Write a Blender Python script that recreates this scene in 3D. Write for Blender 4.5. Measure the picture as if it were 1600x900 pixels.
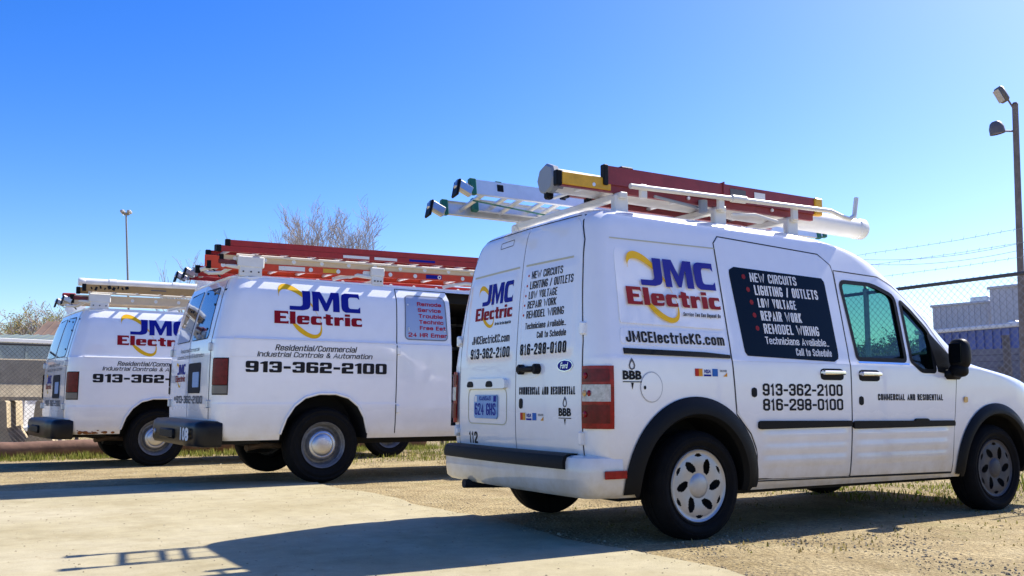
import bpy, bmesh, math, random
from math import sin, cos, pi, radians, sqrt, atan2, hypot
from mathutils import Vector, Matrix
from mathutils.bvhtree import BVHTree
from mathutils.geometry import tessellate_polygon

for o in list(bpy.data.objects):
    bpy.data.objects.remove(o, do_unlink=True)
SC = bpy.context.scene
COL = SC.collection

# ------------------------------------------------------------------ camera, sky, sun, exposure
CAM = Vector((-3.7754, -5.0838, 0.8224))
YAW, PITCH, ROLL = radians(59.409), radians(6.773), radians(0.13)
fw = Vector((cos(YAW)*cos(PITCH), sin(YAW)*cos(PITCH), sin(PITCH)))
rt = fw.cross(Vector((0, 0, 1))).normalized()
up = rt.cross(fw)
rt, up = cos(ROLL)*rt + sin(ROLL)*up, -sin(ROLL)*rt + cos(ROLL)*up
cam = bpy.data.cameras.new('camera')
cam.sensor_width = 36.0
cam.lens = 1451.7/1600*36
cam.clip_end = 3000
camo = bpy.data.objects.new('camera', cam)
COL.objects.link(camo)
camo.matrix_world = Matrix(((rt.x, up.x, -fw.x, CAM.x), (rt.y, up.y, -fw.y, CAM.y), (rt.z, up.z, -fw.z, CAM.z), (0, 0, 0, 1)))
SC.camera = camo

SUN_AZ, SUN_EL = radians(9.5), radians(44)
world = bpy.data.worlds.new('World')
SC.world = world
world.use_nodes = True
wn = world.node_tree.nodes
sky = wn.new('ShaderNodeTexSky')
sky.sky_type = 'NISHITA'
sky.sun_disc = False
sky.sun_elevation = SUN_EL
sky.sun_rotation = pi/2 - SUN_AZ
sky.altitude = 250
sky.air_density = 1.0
sky.dust_density = 0.9
sky.ozone_density = 4.0
hsv = wn.new('ShaderNodeHueSaturation')
hsv.inputs['Saturation'].default_value = 1.40
hsv.inputs['Hue'].default_value = .519
world.node_tree.links.new(sky.outputs[0], hsv.inputs['Color'])
world.node_tree.links.new(hsv.outputs[0], wn['Background'].inputs[0])
wn['Background'].inputs[1].default_value = 0.120
sun = bpy.data.lights.new('sun', 'SUN')
sun.energy = 5.0
sun.angle = radians(0.53)
sun.color = (1.0, 0.94, 0.84)
suno = bpy.data.objects.new('sun', sun)
COL.objects.link(suno)
SUN = Vector((cos(SUN_EL)*cos(SUN_AZ), cos(SUN_EL)*sin(SUN_AZ), sin(SUN_EL)))
suno.rotation_euler = SUN.to_track_quat('Z', 'Y').to_euler()
suno.location = (20, 0, 20)
vs = SC.view_settings
vs.view_transform = 'Standard'
vs.look = 'None'
vs.exposure = 0.92
vs.gamma = 1.0
vs.use_curve_mapping = False
SC.cycles.use_denoising = True
SC.cycles.max_bounces = 8
SC.cycles.transparent_max_bounces = 12

# ------------------------------------------------------------------ materials
MATS = {}
def mat(name, color=(.5, .5, .5), rough=.5, metal=0.0, coat=0.0, spec=.5, noise=0, nscale=20, bump=0, bscale=60, alpha=1, trans=0, ior=1.45):
    if name in MATS:
        return MATS[name]
    m = bpy.data.materials.new(name)
    m.use_nodes = True
    nt = m.node_tree
    b = nt.nodes['Principled BSDF']
    b.inputs['Base Color'].default_value = (*color, 1)
    b.inputs['Roughness'].default_value = rough
    b.inputs['Metallic'].default_value = metal
    b.inputs['Specular IOR Level'].default_value = spec
    b.inputs['Coat Weight'].default_value = coat
    b.inputs['Coat Roughness'].default_value = .04
    b.inputs['IOR'].default_value = ior
    b.inputs['Transmission Weight'].default_value = trans
    b.inputs['Alpha'].default_value = alpha
    tc = nt.nodes.new('ShaderNodeTexCoord')
    if noise:
        n = nt.nodes.new('ShaderNodeTexNoise')
        n.inputs['Scale'].default_value = nscale
        n.inputs['Detail'].default_value = 6
        n.inputs['Roughness'].default_value = .65
        nt.links.new(tc.outputs['Object'], n.inputs['Vector'])
        r = nt.nodes.new('ShaderNodeValToRGB')
        r.color_ramp.elements[0].position = .3
        r.color_ramp.elements[1].position = .7
        r.color_ramp.elements[0].color = (*[c*(1-noise) for c in color], 1)
        r.color_ramp.elements[1].color = (*[min(1, c*(1+noise)) for c in color], 1)
        nt.links.new(n.outputs['Fac'], r.inputs[0])
        nt.links.new(r.outputs[0], b.inputs['Base Color'])
    if bump:
        n2 = nt.nodes.new('ShaderNodeTexNoise')
        n2.inputs['Scale'].default_value = bscale
        n2.inputs['Detail'].default_value = 5
        nt.links.new(tc.outputs['Object'], n2.inputs['Vector'])
        bp = nt.nodes.new('ShaderNodeBump')
        bp.inputs['Strength'].default_value = bump
        bp.inputs['Distance'].default_value = .01
        nt.links.new(n2.outputs['Fac'], bp.inputs['Height'])
        nt.links.new(bp.outputs[0], b.inputs['Normal'])
    MATS[name] = m
    return m

def paint_mat():
    m = mat('white_paint', (.87, .875, .88), .26, coat=1.0)
    nt = m.node_tree
    b = nt.nodes['Principled BSDF']
    tc = [n for n in nt.nodes if n.type == 'TEX_COORD'][0]
    sep = nt.nodes.new('ShaderNodeSeparateXYZ')
    nt.links.new(tc.outputs['Object'], sep.inputs[0])
    mr = nt.nodes.new('ShaderNodeMapRange')
    mr.inputs['From Min'].default_value = .95
    mr.inputs['From Max'].default_value = .28
    nt.links.new(sep.outputs['Z'], mr.inputs['Value'])
    nz = nt.nodes.new('ShaderNodeTexNoise')
    nz.inputs['Scale'].default_value = 3.5
    nz.inputs['Detail'].default_value = 8
    nz.inputs['Roughness'].default_value = .7
    nt.links.new(tc.outputs['Object'], nz.inputs['Vector'])
    mu = nt.nodes.new('ShaderNodeMath'); mu.operation = 'MULTIPLY'
    pw = nt.nodes.new('ShaderNodeMath'); pw.operation = 'POWER'; pw.inputs[1].default_value = 2.0
    nt.links.new(mr.outputs[0], pw.inputs[0])
    nt.links.new(pw.outputs[0], mu.inputs[0])
    nt.links.new(nz.outputs['Fac'], mu.inputs[1])
    mu2 = nt.nodes.new('ShaderNodeMath'); mu2.operation = 'MULTIPLY'; mu2.inputs[1].default_value = 1.35; mu2.use_clamp = True
    nt.links.new(mu.outputs[0], mu2.inputs[0])
    mix = nt.nodes.new('ShaderNodeMixRGB')
    mix.inputs[1].default_value = (.87, .875, .88, 1)
    mix.inputs[2].default_value = (.46, .34, .17, 1)
    nt.links.new(mu2.outputs[0], mix.inputs[0])
    # fine overall grime
    n3 = nt.nodes.new('ShaderNodeTexNoise'); n3.inputs['Scale'].default_value = 9; n3.inputs['Detail'].default_value = 7
    nt.links.new(tc.outputs['Object'], n3.inputs['Vector'])
    r3 = nt.nodes.new('ShaderNodeMapRange'); r3.inputs['From Min'].default_value = .35; r3.inputs['From Max'].default_value = .75
    r3.inputs['To Min'].default_value = 1.0; r3.inputs['To Max'].default_value = .965
    nt.links.new(n3.outputs['Fac'], r3.inputs['Value'])
    mx2 = nt.nodes.new('ShaderNodeMixRGB'); mx2.blend_type = 'MULTIPLY'; mx2.inputs[0].default_value = 1
    nt.links.new(mix.outputs[0], mx2.inputs[1]); nt.links.new(r3.outputs[0], mx2.inputs[2])
    nt.links.new(mx2.outputs[0], b.inputs['Base Color'])
    rr = nt.nodes.new('ShaderNodeMapRange')
    rr.inputs['To Min'].default_value = .24; rr.inputs['To Max'].default_value = .75
    nt.links.new(mu2.outputs[0], rr.inputs['Value'])
    nt.links.new(rr.outputs[0], b.inputs['Roughness'])
    nb = nt.nodes.new('ShaderNodeTexNoise'); nb.inputs['Scale'].default_value = 3.2; nb.inputs['Detail'].default_value = 2
    nt.links.new(tc.outputs['Object'], nb.inputs['Vector'])
    bpn = nt.nodes.new('ShaderNodeBump'); bpn.inputs['Strength'].default_value = .35; bpn.inputs['Distance'].default_value = .008
    nt.links.new(nb.outputs['Fac'], bpn.inputs['Height']); nt.links.new(bpn.outputs[0], b.inputs['Normal']); nt.links.new(bpn.outputs[0], b.inputs['Coat Normal'])
    return m

PAINT = paint_mat()
DARK = mat('gap_shadow', (.012, .012, .014), .8)
INNER = mat('bare_interior', (.05, .05, .055), .8)
BLACKP = mat('black_plastic', (.0055, .006, .007), .5, spec=.18, bump=.15, bscale=300)
BUMPERBLK = mat('weathered_black_bumper', (.009, .009, .0105), .36, spec=.3, noise=.3, nscale=9)
RUBBER = mat('tyre_rubber', (.0055, .0055, .006), .85, spec=.2, noise=.3, nscale=14, bump=.2, bscale=120)
GLASSD = mat('dark_tinted_glass', (.004, .005, .006), .06, spec=.18)
CHROME = mat('chrome', (.7, .7, .72), .14, metal=1)
SATIN = mat('satin_metal', (.55, .55, .56), .38, metal=.9, noise=.12, nscale=12)
HUBCAP = mat('silver_hubcap', (.40, .40, .40), .38, metal=.55, noise=.12, nscale=9)
HUBDARK = mat('shaded_hubcap', (.045, .045, .055), .5, metal=.3, noise=.25, nscale=12)  # front hubcaps: wheel-arch shade put into a darker copy of the silver
STEELRIM = mat('grey_steel_rim', (.16, .165, .175), .45, metal=.4, noise=.3, nscale=20)
LENSRED = mat('red_lens', (.27, .005, .008), .12, spec=.35, noise=.35, nscale=30)
LENSDK = mat('dark_red_lens', (.13, .006, .008), .2, spec=.3, noise=.4, nscale=25)
LENSCLR = mat('clear_lens', (.42, .40, .40), .15, coat=.8, noise=.35, nscale=45)
AMBER = mat('amber_lens', (.65, .38, .12), .2, coat=.5)
D_BLUE = mat('decal_blue', (.004, .010, .25), .55, spec=.2)
D_RED = mat('decal_red', (.25, .002, .010), .55, spec=.2)
D_RED2 = mat('decal_crimson', (.42, .006, .03), .5, spec=.2)
SOFTGAP = mat('soft_gap', (.45, .46, .48), .6)
D_BLK = mat('decal_black', (.012, .012, .014), .55, spec=.2)
D_YEL = mat('decal_yellow', (.84, .47, .010), .55, spec=.2)
D_YLS = mat('yellow_line', (.55, .52, .36), .55, spec=.2)
D_WHT = mat('decal_white', (.78, .78, .76), .55, spec=.2)
D_GRY = mat('decal_grey', (.12, .12, .13), .55, spec=.2)
D_CARD1 = mat('card_red', (.5, .03, .015), .55, spec=.2)
D_CARD2 = mat('card_orange', (.75, .32, .03), .55, spec=.2)
D_CARD3 = mat('card_blue', (.03, .14, .45), .55, spec=.2)
PLATE = mat('plate_blue', (.20, .36, .62), .4, noise=.12, nscale=60)
RACKW = mat('white_rack_enamel', (.74, .73, .68), .4, noise=.07, nscale=8, coat=.2)
ALU = mat('aluminium', (.72, .72, .71), .36, metal=.45, noise=.08, nscale=10)
MAROON = mat('maroon_fibreglass', (.24, .032, .036), .5, noise=.18, nscale=9)
REDF = mat('red_fibreglass', (.36, .018, .014), .48, noise=.14, nscale=9)
ORANGEF = mat('orange_fibreglass', (.62, .055, .012), .45, noise=.12, nscale=9)
CREAMF = mat('cream_fibreglass', (.66, .52, .34), .5, noise=.08, nscale=9)
TANF = mat('tan_fibreglass', (.42, .25, .085), .5, noise=.14, nscale=9)
YELLOWF = mat('yellow_plastic', (.66, .36, .015), .42, noise=.2, nscale=14)
PVCW = mat('white_pvc', (.78, .77, .72), .38, noise=.06, nscale=6)
GREYPL = mat('grey_plastic', (.26, .29, .33), .45)
GREENPL = mat('green_plastic', (.01, .12, .08), .45)
RUST = mat('rust', (.20, .07, .018), .85, noise=.5, nscale=30)
GALV = mat('galvanised_steel', (.30, .30, .29), .5, metal=.5, noise=.25, nscale=14)
WIRE = mat('fence_wire', (.13, .115, .10), .6, metal=.3)
WIREG = mat('grey_fence_wire', (.28, .29, .31), .55, metal=.3)
RAILD = mat('dark_rail', (.07, .068, .066), .6, metal=.3)
POLEB = mat('brown_steel_pole', (.10, .075, .06), .6, noise=.3, nscale=8)
CONC = mat('precast_concrete', (.38, .31, .20), .9, noise=.28, nscale=5, bump=.5, bscale=40)

# ------------------------------------------------------------------ mesh helpers
def mesh_obj(name, verts, faces, material=None, parent=None, smooth=False, angle=None, mats=None, midx=None):
    me = bpy.data.meshes.new(name)
    me.from_pydata([tuple(v) for v in verts], [], faces)
    for m in (mats or ([material] if material else [])):
        me.materials.append(m)
    if midx is not None:
        me.polygons.foreach_set('material_index', midx)
    if smooth:
        me.polygons.foreach_set('use_smooth', [True]*len(me.polygons))
        if angle:
            me.set_sharp_from_angle(angle=radians(angle))
    me.update()
    o = bpy.data.objects.new(name, me)
    COL.objects.link(o)
    if parent:
        o.parent = parent
    return o

def empty(name, loc=(0, 0, 0), rz=0.0, parent=None):
    o = bpy.data.objects.new(name, None)
    COL.objects.link(o)
    o.location = loc
    o.rotation_euler = (0, 0, rz)
    o.empty_display_size = .2
    if parent:
        o.parent = parent
    return o

def tag(o, label=None, cat=None, group=None, kind=None):
    if label: o['label'] = label
    if cat: o['category'] = cat
    if group: o['group'] = group
    if kind: o['kind'] = kind
    return o

class MB:
    """collects shapes, builds one mesh object"""
    def __init__(s):
        s.v = []; s.f = []; s.m = []
    def add(s, v, f, mi=0):
        n = len(s.v)
        s.v += [Vector(p) for p in v]
        s.f += [tuple(i+n for i in q) for q in f]
        s.m += [mi]*len(f)
        return s
    def box(s, c, d, rot=None, mi=0, bev=0):
        hx, hy, hz = d[0]/2, d[1]/2, d[2]/2
        if bev:
            b = min(bev, hx*.9, hy*.9, hz*.9)
            pts = []
            for sz in (-1, 1):
                for sx, sy in ((-1, -1), (1, -1), (1, 1), (-1, 1)):
                    pts.append((sx, sy, sz))
            v = []; idx = {}
            for i, (sx, sy, sz) in enumerate(pts):
                for k, q in enumerate(((hx, hy-b, hz-b), (hx-b, hy, hz-b), (hx-b, hy-b, hz))):
                    idx[(sx, sy, sz, k)] = len(v)
                    v.append(Vector((sx*q[0], sy*q[1], sz*q[2])))
            f = []
            def I(a, k): return idx[(*a, k)]
            ax = [(0, ((-1, -1), (1, -1), (1, 1), (-1, 1)))]
            S4 = ((-1, -1), (1, -1), (1, 1), (-1, 1))
            for sg in (-1, 1):
                q = [I((sg, a, b2), 0) for a, b2 in S4]; f.append(tuple(q if sg > 0 else q[::-1]))
                q = [I((a, sg, b2), 1) for a, b2 in S4]; f.append(tuple(q[::-1] if sg > 0 else q))
                q = [I((a, b2, sg), 2) for a, b2 in S4]; f.append(tuple(q if sg > 0 else q[::-1]))
            for a in (-1, 1):
                for b2 in (-1, 1):
                    q = [I((a, b2, -1), 0), I((a, b2, 1), 0), I((a, b2, 1), 1), I((a, b2, -1), 1)]
                    f.append(tuple(q if a*b2 < 0 else q[::-1]))
                    q = [I((a, -1, b2), 0), I((a, 1, b2), 0), I((a, 1, b2), 2), I((a, -1, b2), 2)]
                    f.append(tuple(q if a*b2 > 0 else q[::-1]))
                    q = [I((-1, a, b2), 1), I((1, a, b2), 1), I((1, a, b2), 2), I((-1, a, b2), 2)]
                    f.append(tuple(q if a*b2 < 0 else q[::-1]))
            for a in (-1, 1):
                for b2 in (-1, 1):
                    for c2 in (-1, 1):
                        q = [I((a, b2, c2), 0), I((a, b2, c2), 1), I((a, b2, c2), 2)]
                        f.append(tuple(q if a*b2*c2 > 0 else q[::-1]))
        else:
            v = [Vector((x, y, z)) for z in (-hz, hz) for x, y in ((-hx, -hy), (hx, -hy), (hx, hy), (-hx, hy))]
            f = [(3, 2, 1, 0), (4, 5, 6, 7), (0, 1, 5, 4), (1, 2, 6, 5), (2, 3, 7, 6), (3, 0, 4, 7)]
        if rot is not None:
            v = [rot @ p for p in v]
        c = Vector(c)
        return s.add([p+c for p in v], f, mi)
    def tube(s, path, r, n=8, caps=True, mi=0, closed=False):
        P = [Vector(p) for p in path]
        R = r if isinstance(r, (list, tuple)) else [r]*len(P)
        v = []; f = []
        t0 = (P[1]-P[0]).normalized()
        a = Vector((0, 0, 1)) if abs(t0.z) < .9 else Vector((1, 0, 0))
        nrm = t0.cross(a).normalized()
        for i, p in enumerate(P):
            if i == 0: t = P[1]-P[0]
            elif i == len(P)-1: t = P[-1]-P[-2]
            else: t = (P[i+1]-P[i]).normalized()+(P[i]-P[i-1]).normalized()
            t.normalize()
            nrm = (nrm-t*nrm.dot(t)).normalized()
            bn = t.cross(nrm)
            for k in range(n):
                an = 2*pi*k/n+pi/n
                v.append(p+(nrm*cos(an)+bn*sin(an))*R[i])
        for i in range(len(P)-1):
            for k in range(n):
                k2 = (k+1) % n
                f.append((i*n+k, i*n+k2, (i+1)*n+k2, (i+1)*n+k))
        if caps:
            f.append(tuple(range(n-1, -1, -1)))
            f.append(tuple(range((len(P)-1)*n, len(P)*n)))
        return s.add(v, f, mi)
    def lathe(s, prof, c=(0, 0, 0), axis='Y', n=40, mi=0, mis=None):
        """prof: (radius, height along axis)"""
        c = Vector(c); v = []; f = []; mm = []
        for (r, h) in prof:
            for k in range(n):
                a = 2*pi*k/n
                q = {'Y': Vector((r*cos(a), h, r*sin(a))), 'Z': Vector((r*cos(a), r*sin(a), h)), 'X': Vector((h, r*cos(a), r*sin(a)))}[axis]
                v.append(c+q)
        for i in range(len(prof)-1):
            for k in range(n):
                k2 = (k+1) % n
                f.append((i*n+k, i*n+k2, (i+1)*n+k2, (i+1)*n+k))
                mm.append(mis[i] if mis else mi)
        b = len(s.v)
        s.v += v; s.f += [tuple(i+b for i in q) for q in f]; s.m += mm
        return s
    def prism(s, poly, axis, a0, a1, mi=0):
        """poly 2D; axis 'Y': poly is (x,z); 'X': (y,z); 'Z': (x,y)"""
        def P(u, w, h): return {'Y': (u, h, w), 'X': (h, u, w), 'Z': (u, w, h)}[axis]
        n = len(poly)
        v = [P(*p, a0) for p in poly]+[P(*p, a1) for p in poly]
        f = [tuple(range(n)), tuple(range(2*n-1, n-1, -1))]
        for i in range(n):
            j = (i+1) % n
            f.append((i, i+n, j+n, j))
        return s.add(v, f, mi)
    def blob(s, c, d, e=.55, n=20, m=12, mi=0):
        """rounded box (superellipsoid)"""
        def sp(a, e_): return (abs(a)**e_)*(1 if a >= 0 else -1)
        v = []; f = []
        for i in range(m+1):
            t = -pi/2+pi*i/m
            for k in range(n):
                a = 2*pi*k/n
                v.append(Vector((c[0]+d[0]/2*sp(cos(t), e)*sp(cos(a), e), c[1]+d[1]/2*sp(cos(t), e)*sp(sin(a), e), c[2]+d[2]/2*sp(sin(t), e))))
        for i in range(m):
            for k in range(n): f.append((i*n+k, i*n+(k+1) % n, (i+1)*n+(k+1) % n, (i+1)*n+k))
        return s.add(v, f, mi)
    def build(s, name, mats, parent=None, smooth=False, angle=40, fixn=True):
        if not isinstance(mats, (list, tuple)): mats = [mats]
        o = mesh_obj(name, s.v, s.f, None, parent, mats=mats, midx=s.m)
        if fixn:
            bm = bmesh.new(); bm.from_mesh(o.data)
            bmesh.ops.recalc_face_normals(bm, faces=bm.faces)
            bm.to_mesh(o.data); bm.free()
        if smooth:
            o.data.polygons.foreach_set('use_smooth', [True]*len(o.data.polygons))
            o.data.set_sharp_from_angle(angle=radians(angle))
        return o

def copy_tree(o, parent=None):
    c = o.copy()
    COL.objects.link(c)
    c.parent = parent
    for ch in o.children:
        copy_tree(ch, c)
    return c

def pchip(xs, ys, x):
    n = len(xs)
    h = [xs[i+1]-xs[i] for i in range(n-1)]
    d = [(ys[i+1]-ys[i])/h[i] for i in range(n-1)]
    m = [0]*n
    m[0], m[-1] = d[0], d[-1]
    for i in range(1, n-1):
        if d[i-1]*d[i] > 0:
            w1 = 2*h[i]+h[i-1]; w2 = h[i]+2*h[i-1]
            m[i] = (w1+w2)/(w1/d[i-1]+w2/d[i])
    for i in range(n-1):
        if x <= xs[i+1] or i == n-2:
            t = (x-xs[i])/h[i]
            return ((2*t**3-3*t*t+1)*ys[i]+(t**3-2*t*t+t)*h[i]*m[i]+(-2*t**3+3*t*t)*ys[i+1]+(t**3-t*t)*h[i]*m[i+1])

def round_poly(pts, n=4):
    """pts (x,y,r) -> polygon with rounded corners"""
    out = []
    N = len(pts)
    for i in range(N):
        x, y = pts[i][:2]
        r = pts[i][2] if len(pts[i]) > 2 else 0
        if r <= 0:
            out.append((x, y)); continue
        a = Vector(pts[i-1][:2])-Vector((x, y)); b = Vector(pts[(i+1) % N][:2])-Vector((x, y))
        la, lb = a.length, b.length
        a.normalize(); b.normalize()
        r = min(r, la*.49, lb*.49)
        p0 = Vector((x, y))+a*r; p1 = Vector((x, y))+b*r; c = Vector((x, y))
        for k in range(n+1):
            t = k/n
            q = (1-t)**2*p0+2*t*(1-t)*c+t*t*p1
            out.append((q.x, q.y))
    return out

# ------------------------------------------------------------------ vehicle body: stacked plan rings
def body_shell(table, camber, sub=4, nR=9, nA=6, nS=46, nF=9):
    rings = []
    n = len(table)
    idx = list(range(n))
    cols = list(zip(*table))
    for i in range((n-1)*sub+1):
        rings.append([pchip(idx, c, i/sub) for c in cols])
    z, xr, xf, W, rr, rf = rings[-1]
    for k in (.15, .3, .5, .7, .88):
        L = (xf-xr)/2
        ins = W*k
        rings.append([z+camber*(1-(1-k)**2), xr+ins, xf-ins, W*(1-k), rr*(1-k), rf*(1-k)])
    verts = []; faces = []
    def half(z, xr, xf, W, rr, rf):
        p = []
        rr2, rf2 = min(rr, W*.98), min(rf, W*.98)
        bow = .018*min(1, W/.8)
        for i in range(nR):
            y = -(W-rr2)*i/nR
            p.append((xr-bow*(1-(y/max(W, .01))**2)+bow*(1-((W-rr2)/max(W, .01))**2)*0, y, z))
        b0 = bow*(1-((W-rr2)/max(W, .01))**2)
        for i in range(nA):
            a = pi/2*i/nA
            p.append((xr-b0*(1-i/nA)+rr2*(1-cos(a)), -(W-rr2)-rr2*sin(a), z))
        for i in range(nS):
            t = i/nS
            p.append((xr+rr2+(xf-rf2*1.3-xr-rr2)*t, -W, z))
        for i in range(nA):
            a = pi/2*i/nA
            p.append((xf-rf2*1.3+rf2*1.3*sin(a)*.92, -W+rf2*(1-cos(a)), z))
        for i in range(nF+1):
            y = -(W-rf2)*(1-i/nF)
            q = 1-(y/max(W-rf2, .01))**2
            p.append((xf-rf2*1.3*.08+rf2*1.3*.08*q, y, z))
        return p
    R = []
    for r in rings:
        h = half(*r)
        full = h+[(x, -y, zz) for (x, y, zz) in h[-2:0:-1]]
        R.append(full)
    m = len(R[0])
    for r in R: verts += r
    for i in range(len(R)-1):
        for k in range(m):
            k2 = (k+1) % m
            faces.append((i*m+k, i*m+k2, (i+1)*m+k2, (i+1)*m+k))
    faces.append(tuple(range(m-1, -1, -1)))
    faces.append(tuple(range((len(R)-1)*m, len(R)*m)))
    return verts, faces

def boolean_cut(obj, cutters):
    for c in cutters:
        md = obj.modifiers.new('b', 'BOOLEAN')
        md.object = c; md.operation = 'DIFFERENCE'; md.solver = 'EXACT'
    dg = bpy.context.evaluated_depsgraph_get()
    dg.update()
    me = bpy.data.meshes.new_from_object(obj.evaluated_get(dg))
    obj.modifiers.clear()
    old = obj.data
    obj.data = me
    bpy.data.meshes.remove(old)
    for c in cutters:
        d = c.data
        bpy.data.objects.remove(c, do_unlink=True)
        bpy.data.meshes.remove(d)

class Skin:
    """drapes flat shapes on a body: side (right-hand flank), left, rear"""
    def __init__(s, verts, faces):
        s.t = BVHTree.FromPolygons([Vector(v) for v in verts], faces)
    def hit(s, a, z, off, mode):
        if mode == 'side': o, d = Vector((a, -5, z)), Vector((0, 1, 0))
        elif mode == 'left': o, d = Vector((-a, 5, z)), Vector((0, -1, 0))
        else: o, d = Vector((-6, -a, z)), Vector((1, 0, 0))
        loc, n, i, dist = s.t.ray_cast(o, d)
        if loc is None:
            loc, n, i, dist = s.t.find_nearest(o+d*4.1 if mode != 'rear' else o+d*5.2)
        return loc-d*off
    def panel(s, name, outline, mode, material, parent, off=.004, nz=30, na=24, fn=None, skirt=.008, smooth=True):
        zs = [p[1] for p in outline]
        z0, z1 = min(zs), max(zs)
        rows = []
        e = (z1-z0)*1e-4
        ex = sorted(set([round(z, 5) for z in zs]))
        zz = [z0+e+(z1-z0-2*e)*(.5-.5*cos(pi*i/nz))*.35+(z1-z0-2*e)*(i/nz)*.65 for i in range(nz+1)]
        for z in zz:
            xs = []
            for i in range(len(outline)):
                (xa, za), (xb, zb) = outline[i], outline[(i+1) % len(outline)]
                if (za-z)*(zb-z) <= 0 and za != zb:
                    xs.append(xa+(xb-xa)*(z-za)/(zb-za))
            rows.append((z, min(xs), max(xs)))
        v = []; f = []
        for z, a0, a1 in rows:
            for k in range(na+1):
                a = a0+(a1-a0)*k/na
                v.append(s.hit(a, z, off+(fn(a, z) if fn else 0), mode))
        w = na+1
        for i in range(nz):
            for k in range(na):
                f.append((i*w+k, i*w+k+1, (i+1)*w+k+1, (i+1)*w+k))
        if skirt:
            b = [k for k in range(w)]+[i*w+na for i in range(1, nz+1)]+[nz*w+k for k in range(na-1, -1, -1)]+[i*w for i in range(nz-1, 0, -1)]
            n0 = len(v)
            dd = {'side': Vector((0, 1, 0)), 'left': Vector((0, -1, 0)), 'rear': Vector((1, 0, 0))}[mode]
            v += [v[i]+dd*skirt for i in b]
            for k in range(len(b)):
                k2 = (k+1) % len(b)
                f.append((b[k], n0+k, n0+k2, b[k2]))
        return mesh_obj(name, v, f, material, parent, smooth=smooth, angle=35)
    def seam(s, lines, mode, width=.008, off=.0015, closed=False, name='panel_gap', material=None, parent=None):
        v = []; f = []
        for pts in lines:
            P = [Vector(p) for p in pts]
            if closed: P.append(P[0])
            Q = []
            for i in range(len(P)-1):
                L = (P[i+1]-P[i]).length
                k = max(1, int(L/.04))
                for j in range(k): Q.append(P[i].lerp(P[i+1], j/k))
            Q.append(P[-1])
            n0 = len(v)
            for i, q in enumerate(Q):
                t = (Q[min(i+1, len(Q)-1)]-Q[max(i-1, 0)])
                if closed and i in (0, len(Q)-1): t = Q[1]-Q[-2]
                t.normalize()
                nn = Vector((-t.y, t.x))
                for sg in (-1, 1):
                    q2 = q+nn*(sg*width/2)
                    v.append(s.hit(q2.x, q2.y, off, mode))
            for i in range(len(Q)-1):
                a = n0+2*i
                f.append((a, a+2, a+3, a+1))
        return mesh_obj(name, v, f, material or DARK, parent)
    def decal(s, name, polys, mode, material, parent, off=.003, mats=None, step=0):
        """polys: list of (verts2d, tris[, mat index])"""
        v = []; f = []; mi = []
        big = []
        for p in polys:
            zs = [q[1] for q in p[0]]
            if max(zs)-min(zs) > .05:
                bm = bmesh.new()
                bv = [bm.verts.new((q[0], q[1], 0)) for q in p[0]]
                for t in p[1]:
                    try: bm.faces.new([bv[i] for i in t])
                    except ValueError: pass
                z = min(zs)+.03
                while z < max(zs)-.004:
                    bmesh.ops.bisect_plane(bm, geom=bm.verts[:]+bm.edges[:]+bm.faces[:], plane_co=(0, z, 0), plane_no=(0, 1, 0), dist=1e-6)
                    z += .03
                bm.verts.index_update()
                p = ([(q.co.x, q.co.y) for q in bm.verts], [tuple(q.index for q in fc.verts) for fc in bm.faces])+tuple(p[2:])
                bm.free()
            big.append(p)
        polys = big
        for pi_, p in enumerate(polys):
            n0 = len(v)
            v += [s.hit(a, z, off+step*(pi_ % 5), mode) for a, z in p[0]]
            for t in p[1]:
                f.append(tuple(i+n0 for i in t)); mi.append(p[2] if len(p) > 2 else 0)
        o = mesh_obj(name, v, f, None, parent, mats=mats or [material], midx=mi)
        ref = {'side': Vector((0, -1, 0)), 'left': Vector((0, 1, 0)), 'rear': Vector((-1, 0, 0))}[mode]
        bad = [p for p in o.data.polygons if p.normal.dot(ref) < 0]
        if bad:
            bm = bmesh.new(); bm.from_mesh(o.data); bm.faces.ensure_lookup_table()
            bmesh.ops.reverse_faces(bm, faces=[bm.faces[p.index] for p in bad]); bm.to_mesh(o.data); bm.free()
        return o

# ------------------------------------------------------------------ lettering
def tess(outer, holes=()):
    loops = [[Vector((p[0], p[1], 0)) for p in outer]]+[[Vector((p[0], p[1], 0)) for p in h] for h in holes]
    pts = [(p.x, p.y) for l in loops for p in l]
    return (pts, [tuple(t) for t in tessellate_polygon(loops)])

def fit(polys, x0, x1, z0, z1):
    xs = [p[0] for q in polys for p in q[0]]; zs = [p[1] for q in polys for p in q[0]]
    a, b, c, d = min(xs), max(xs), min(zs), max(zs)
    return [([(x0+(p[0]-a)/(b-a)*(x1-x0), z0+(p[1]-c)/(d-c)*(z1-z0)) for p in q[0]], q[1])+tuple(q[2:]) for q in polys]

def font_polys(txt, bold=.0, shear=0.0, space=1.0):
    cu = bpy.data.curves.new('t', 'FONT')
    cu.body = txt; cu.offset = bold; cu.shear = shear; cu.resolution_u = 2; cu.space_character = space
    cu.fill_mode = 'FRONT' if hasattr(cu, 'fill_mode') else cu.fill_mode
    o = bpy.data.objects.new('t', cu)
    COL.objects.link(o)
    dg = bpy.context.evaluated_depsgraph_get()
    me = bpy.data.meshes.new_from_object(o.evaluated_get(dg))
    polys = [([(v.co.x, v.co.y) for v in me.vertices], [tuple(p.vertices) for p in me.polygons])]
    bpy.data.objects.remove(o, do_unlink=True); bpy.data.curves.remove(cu); bpy.data.meshes.remove(me)
    return polys

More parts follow.
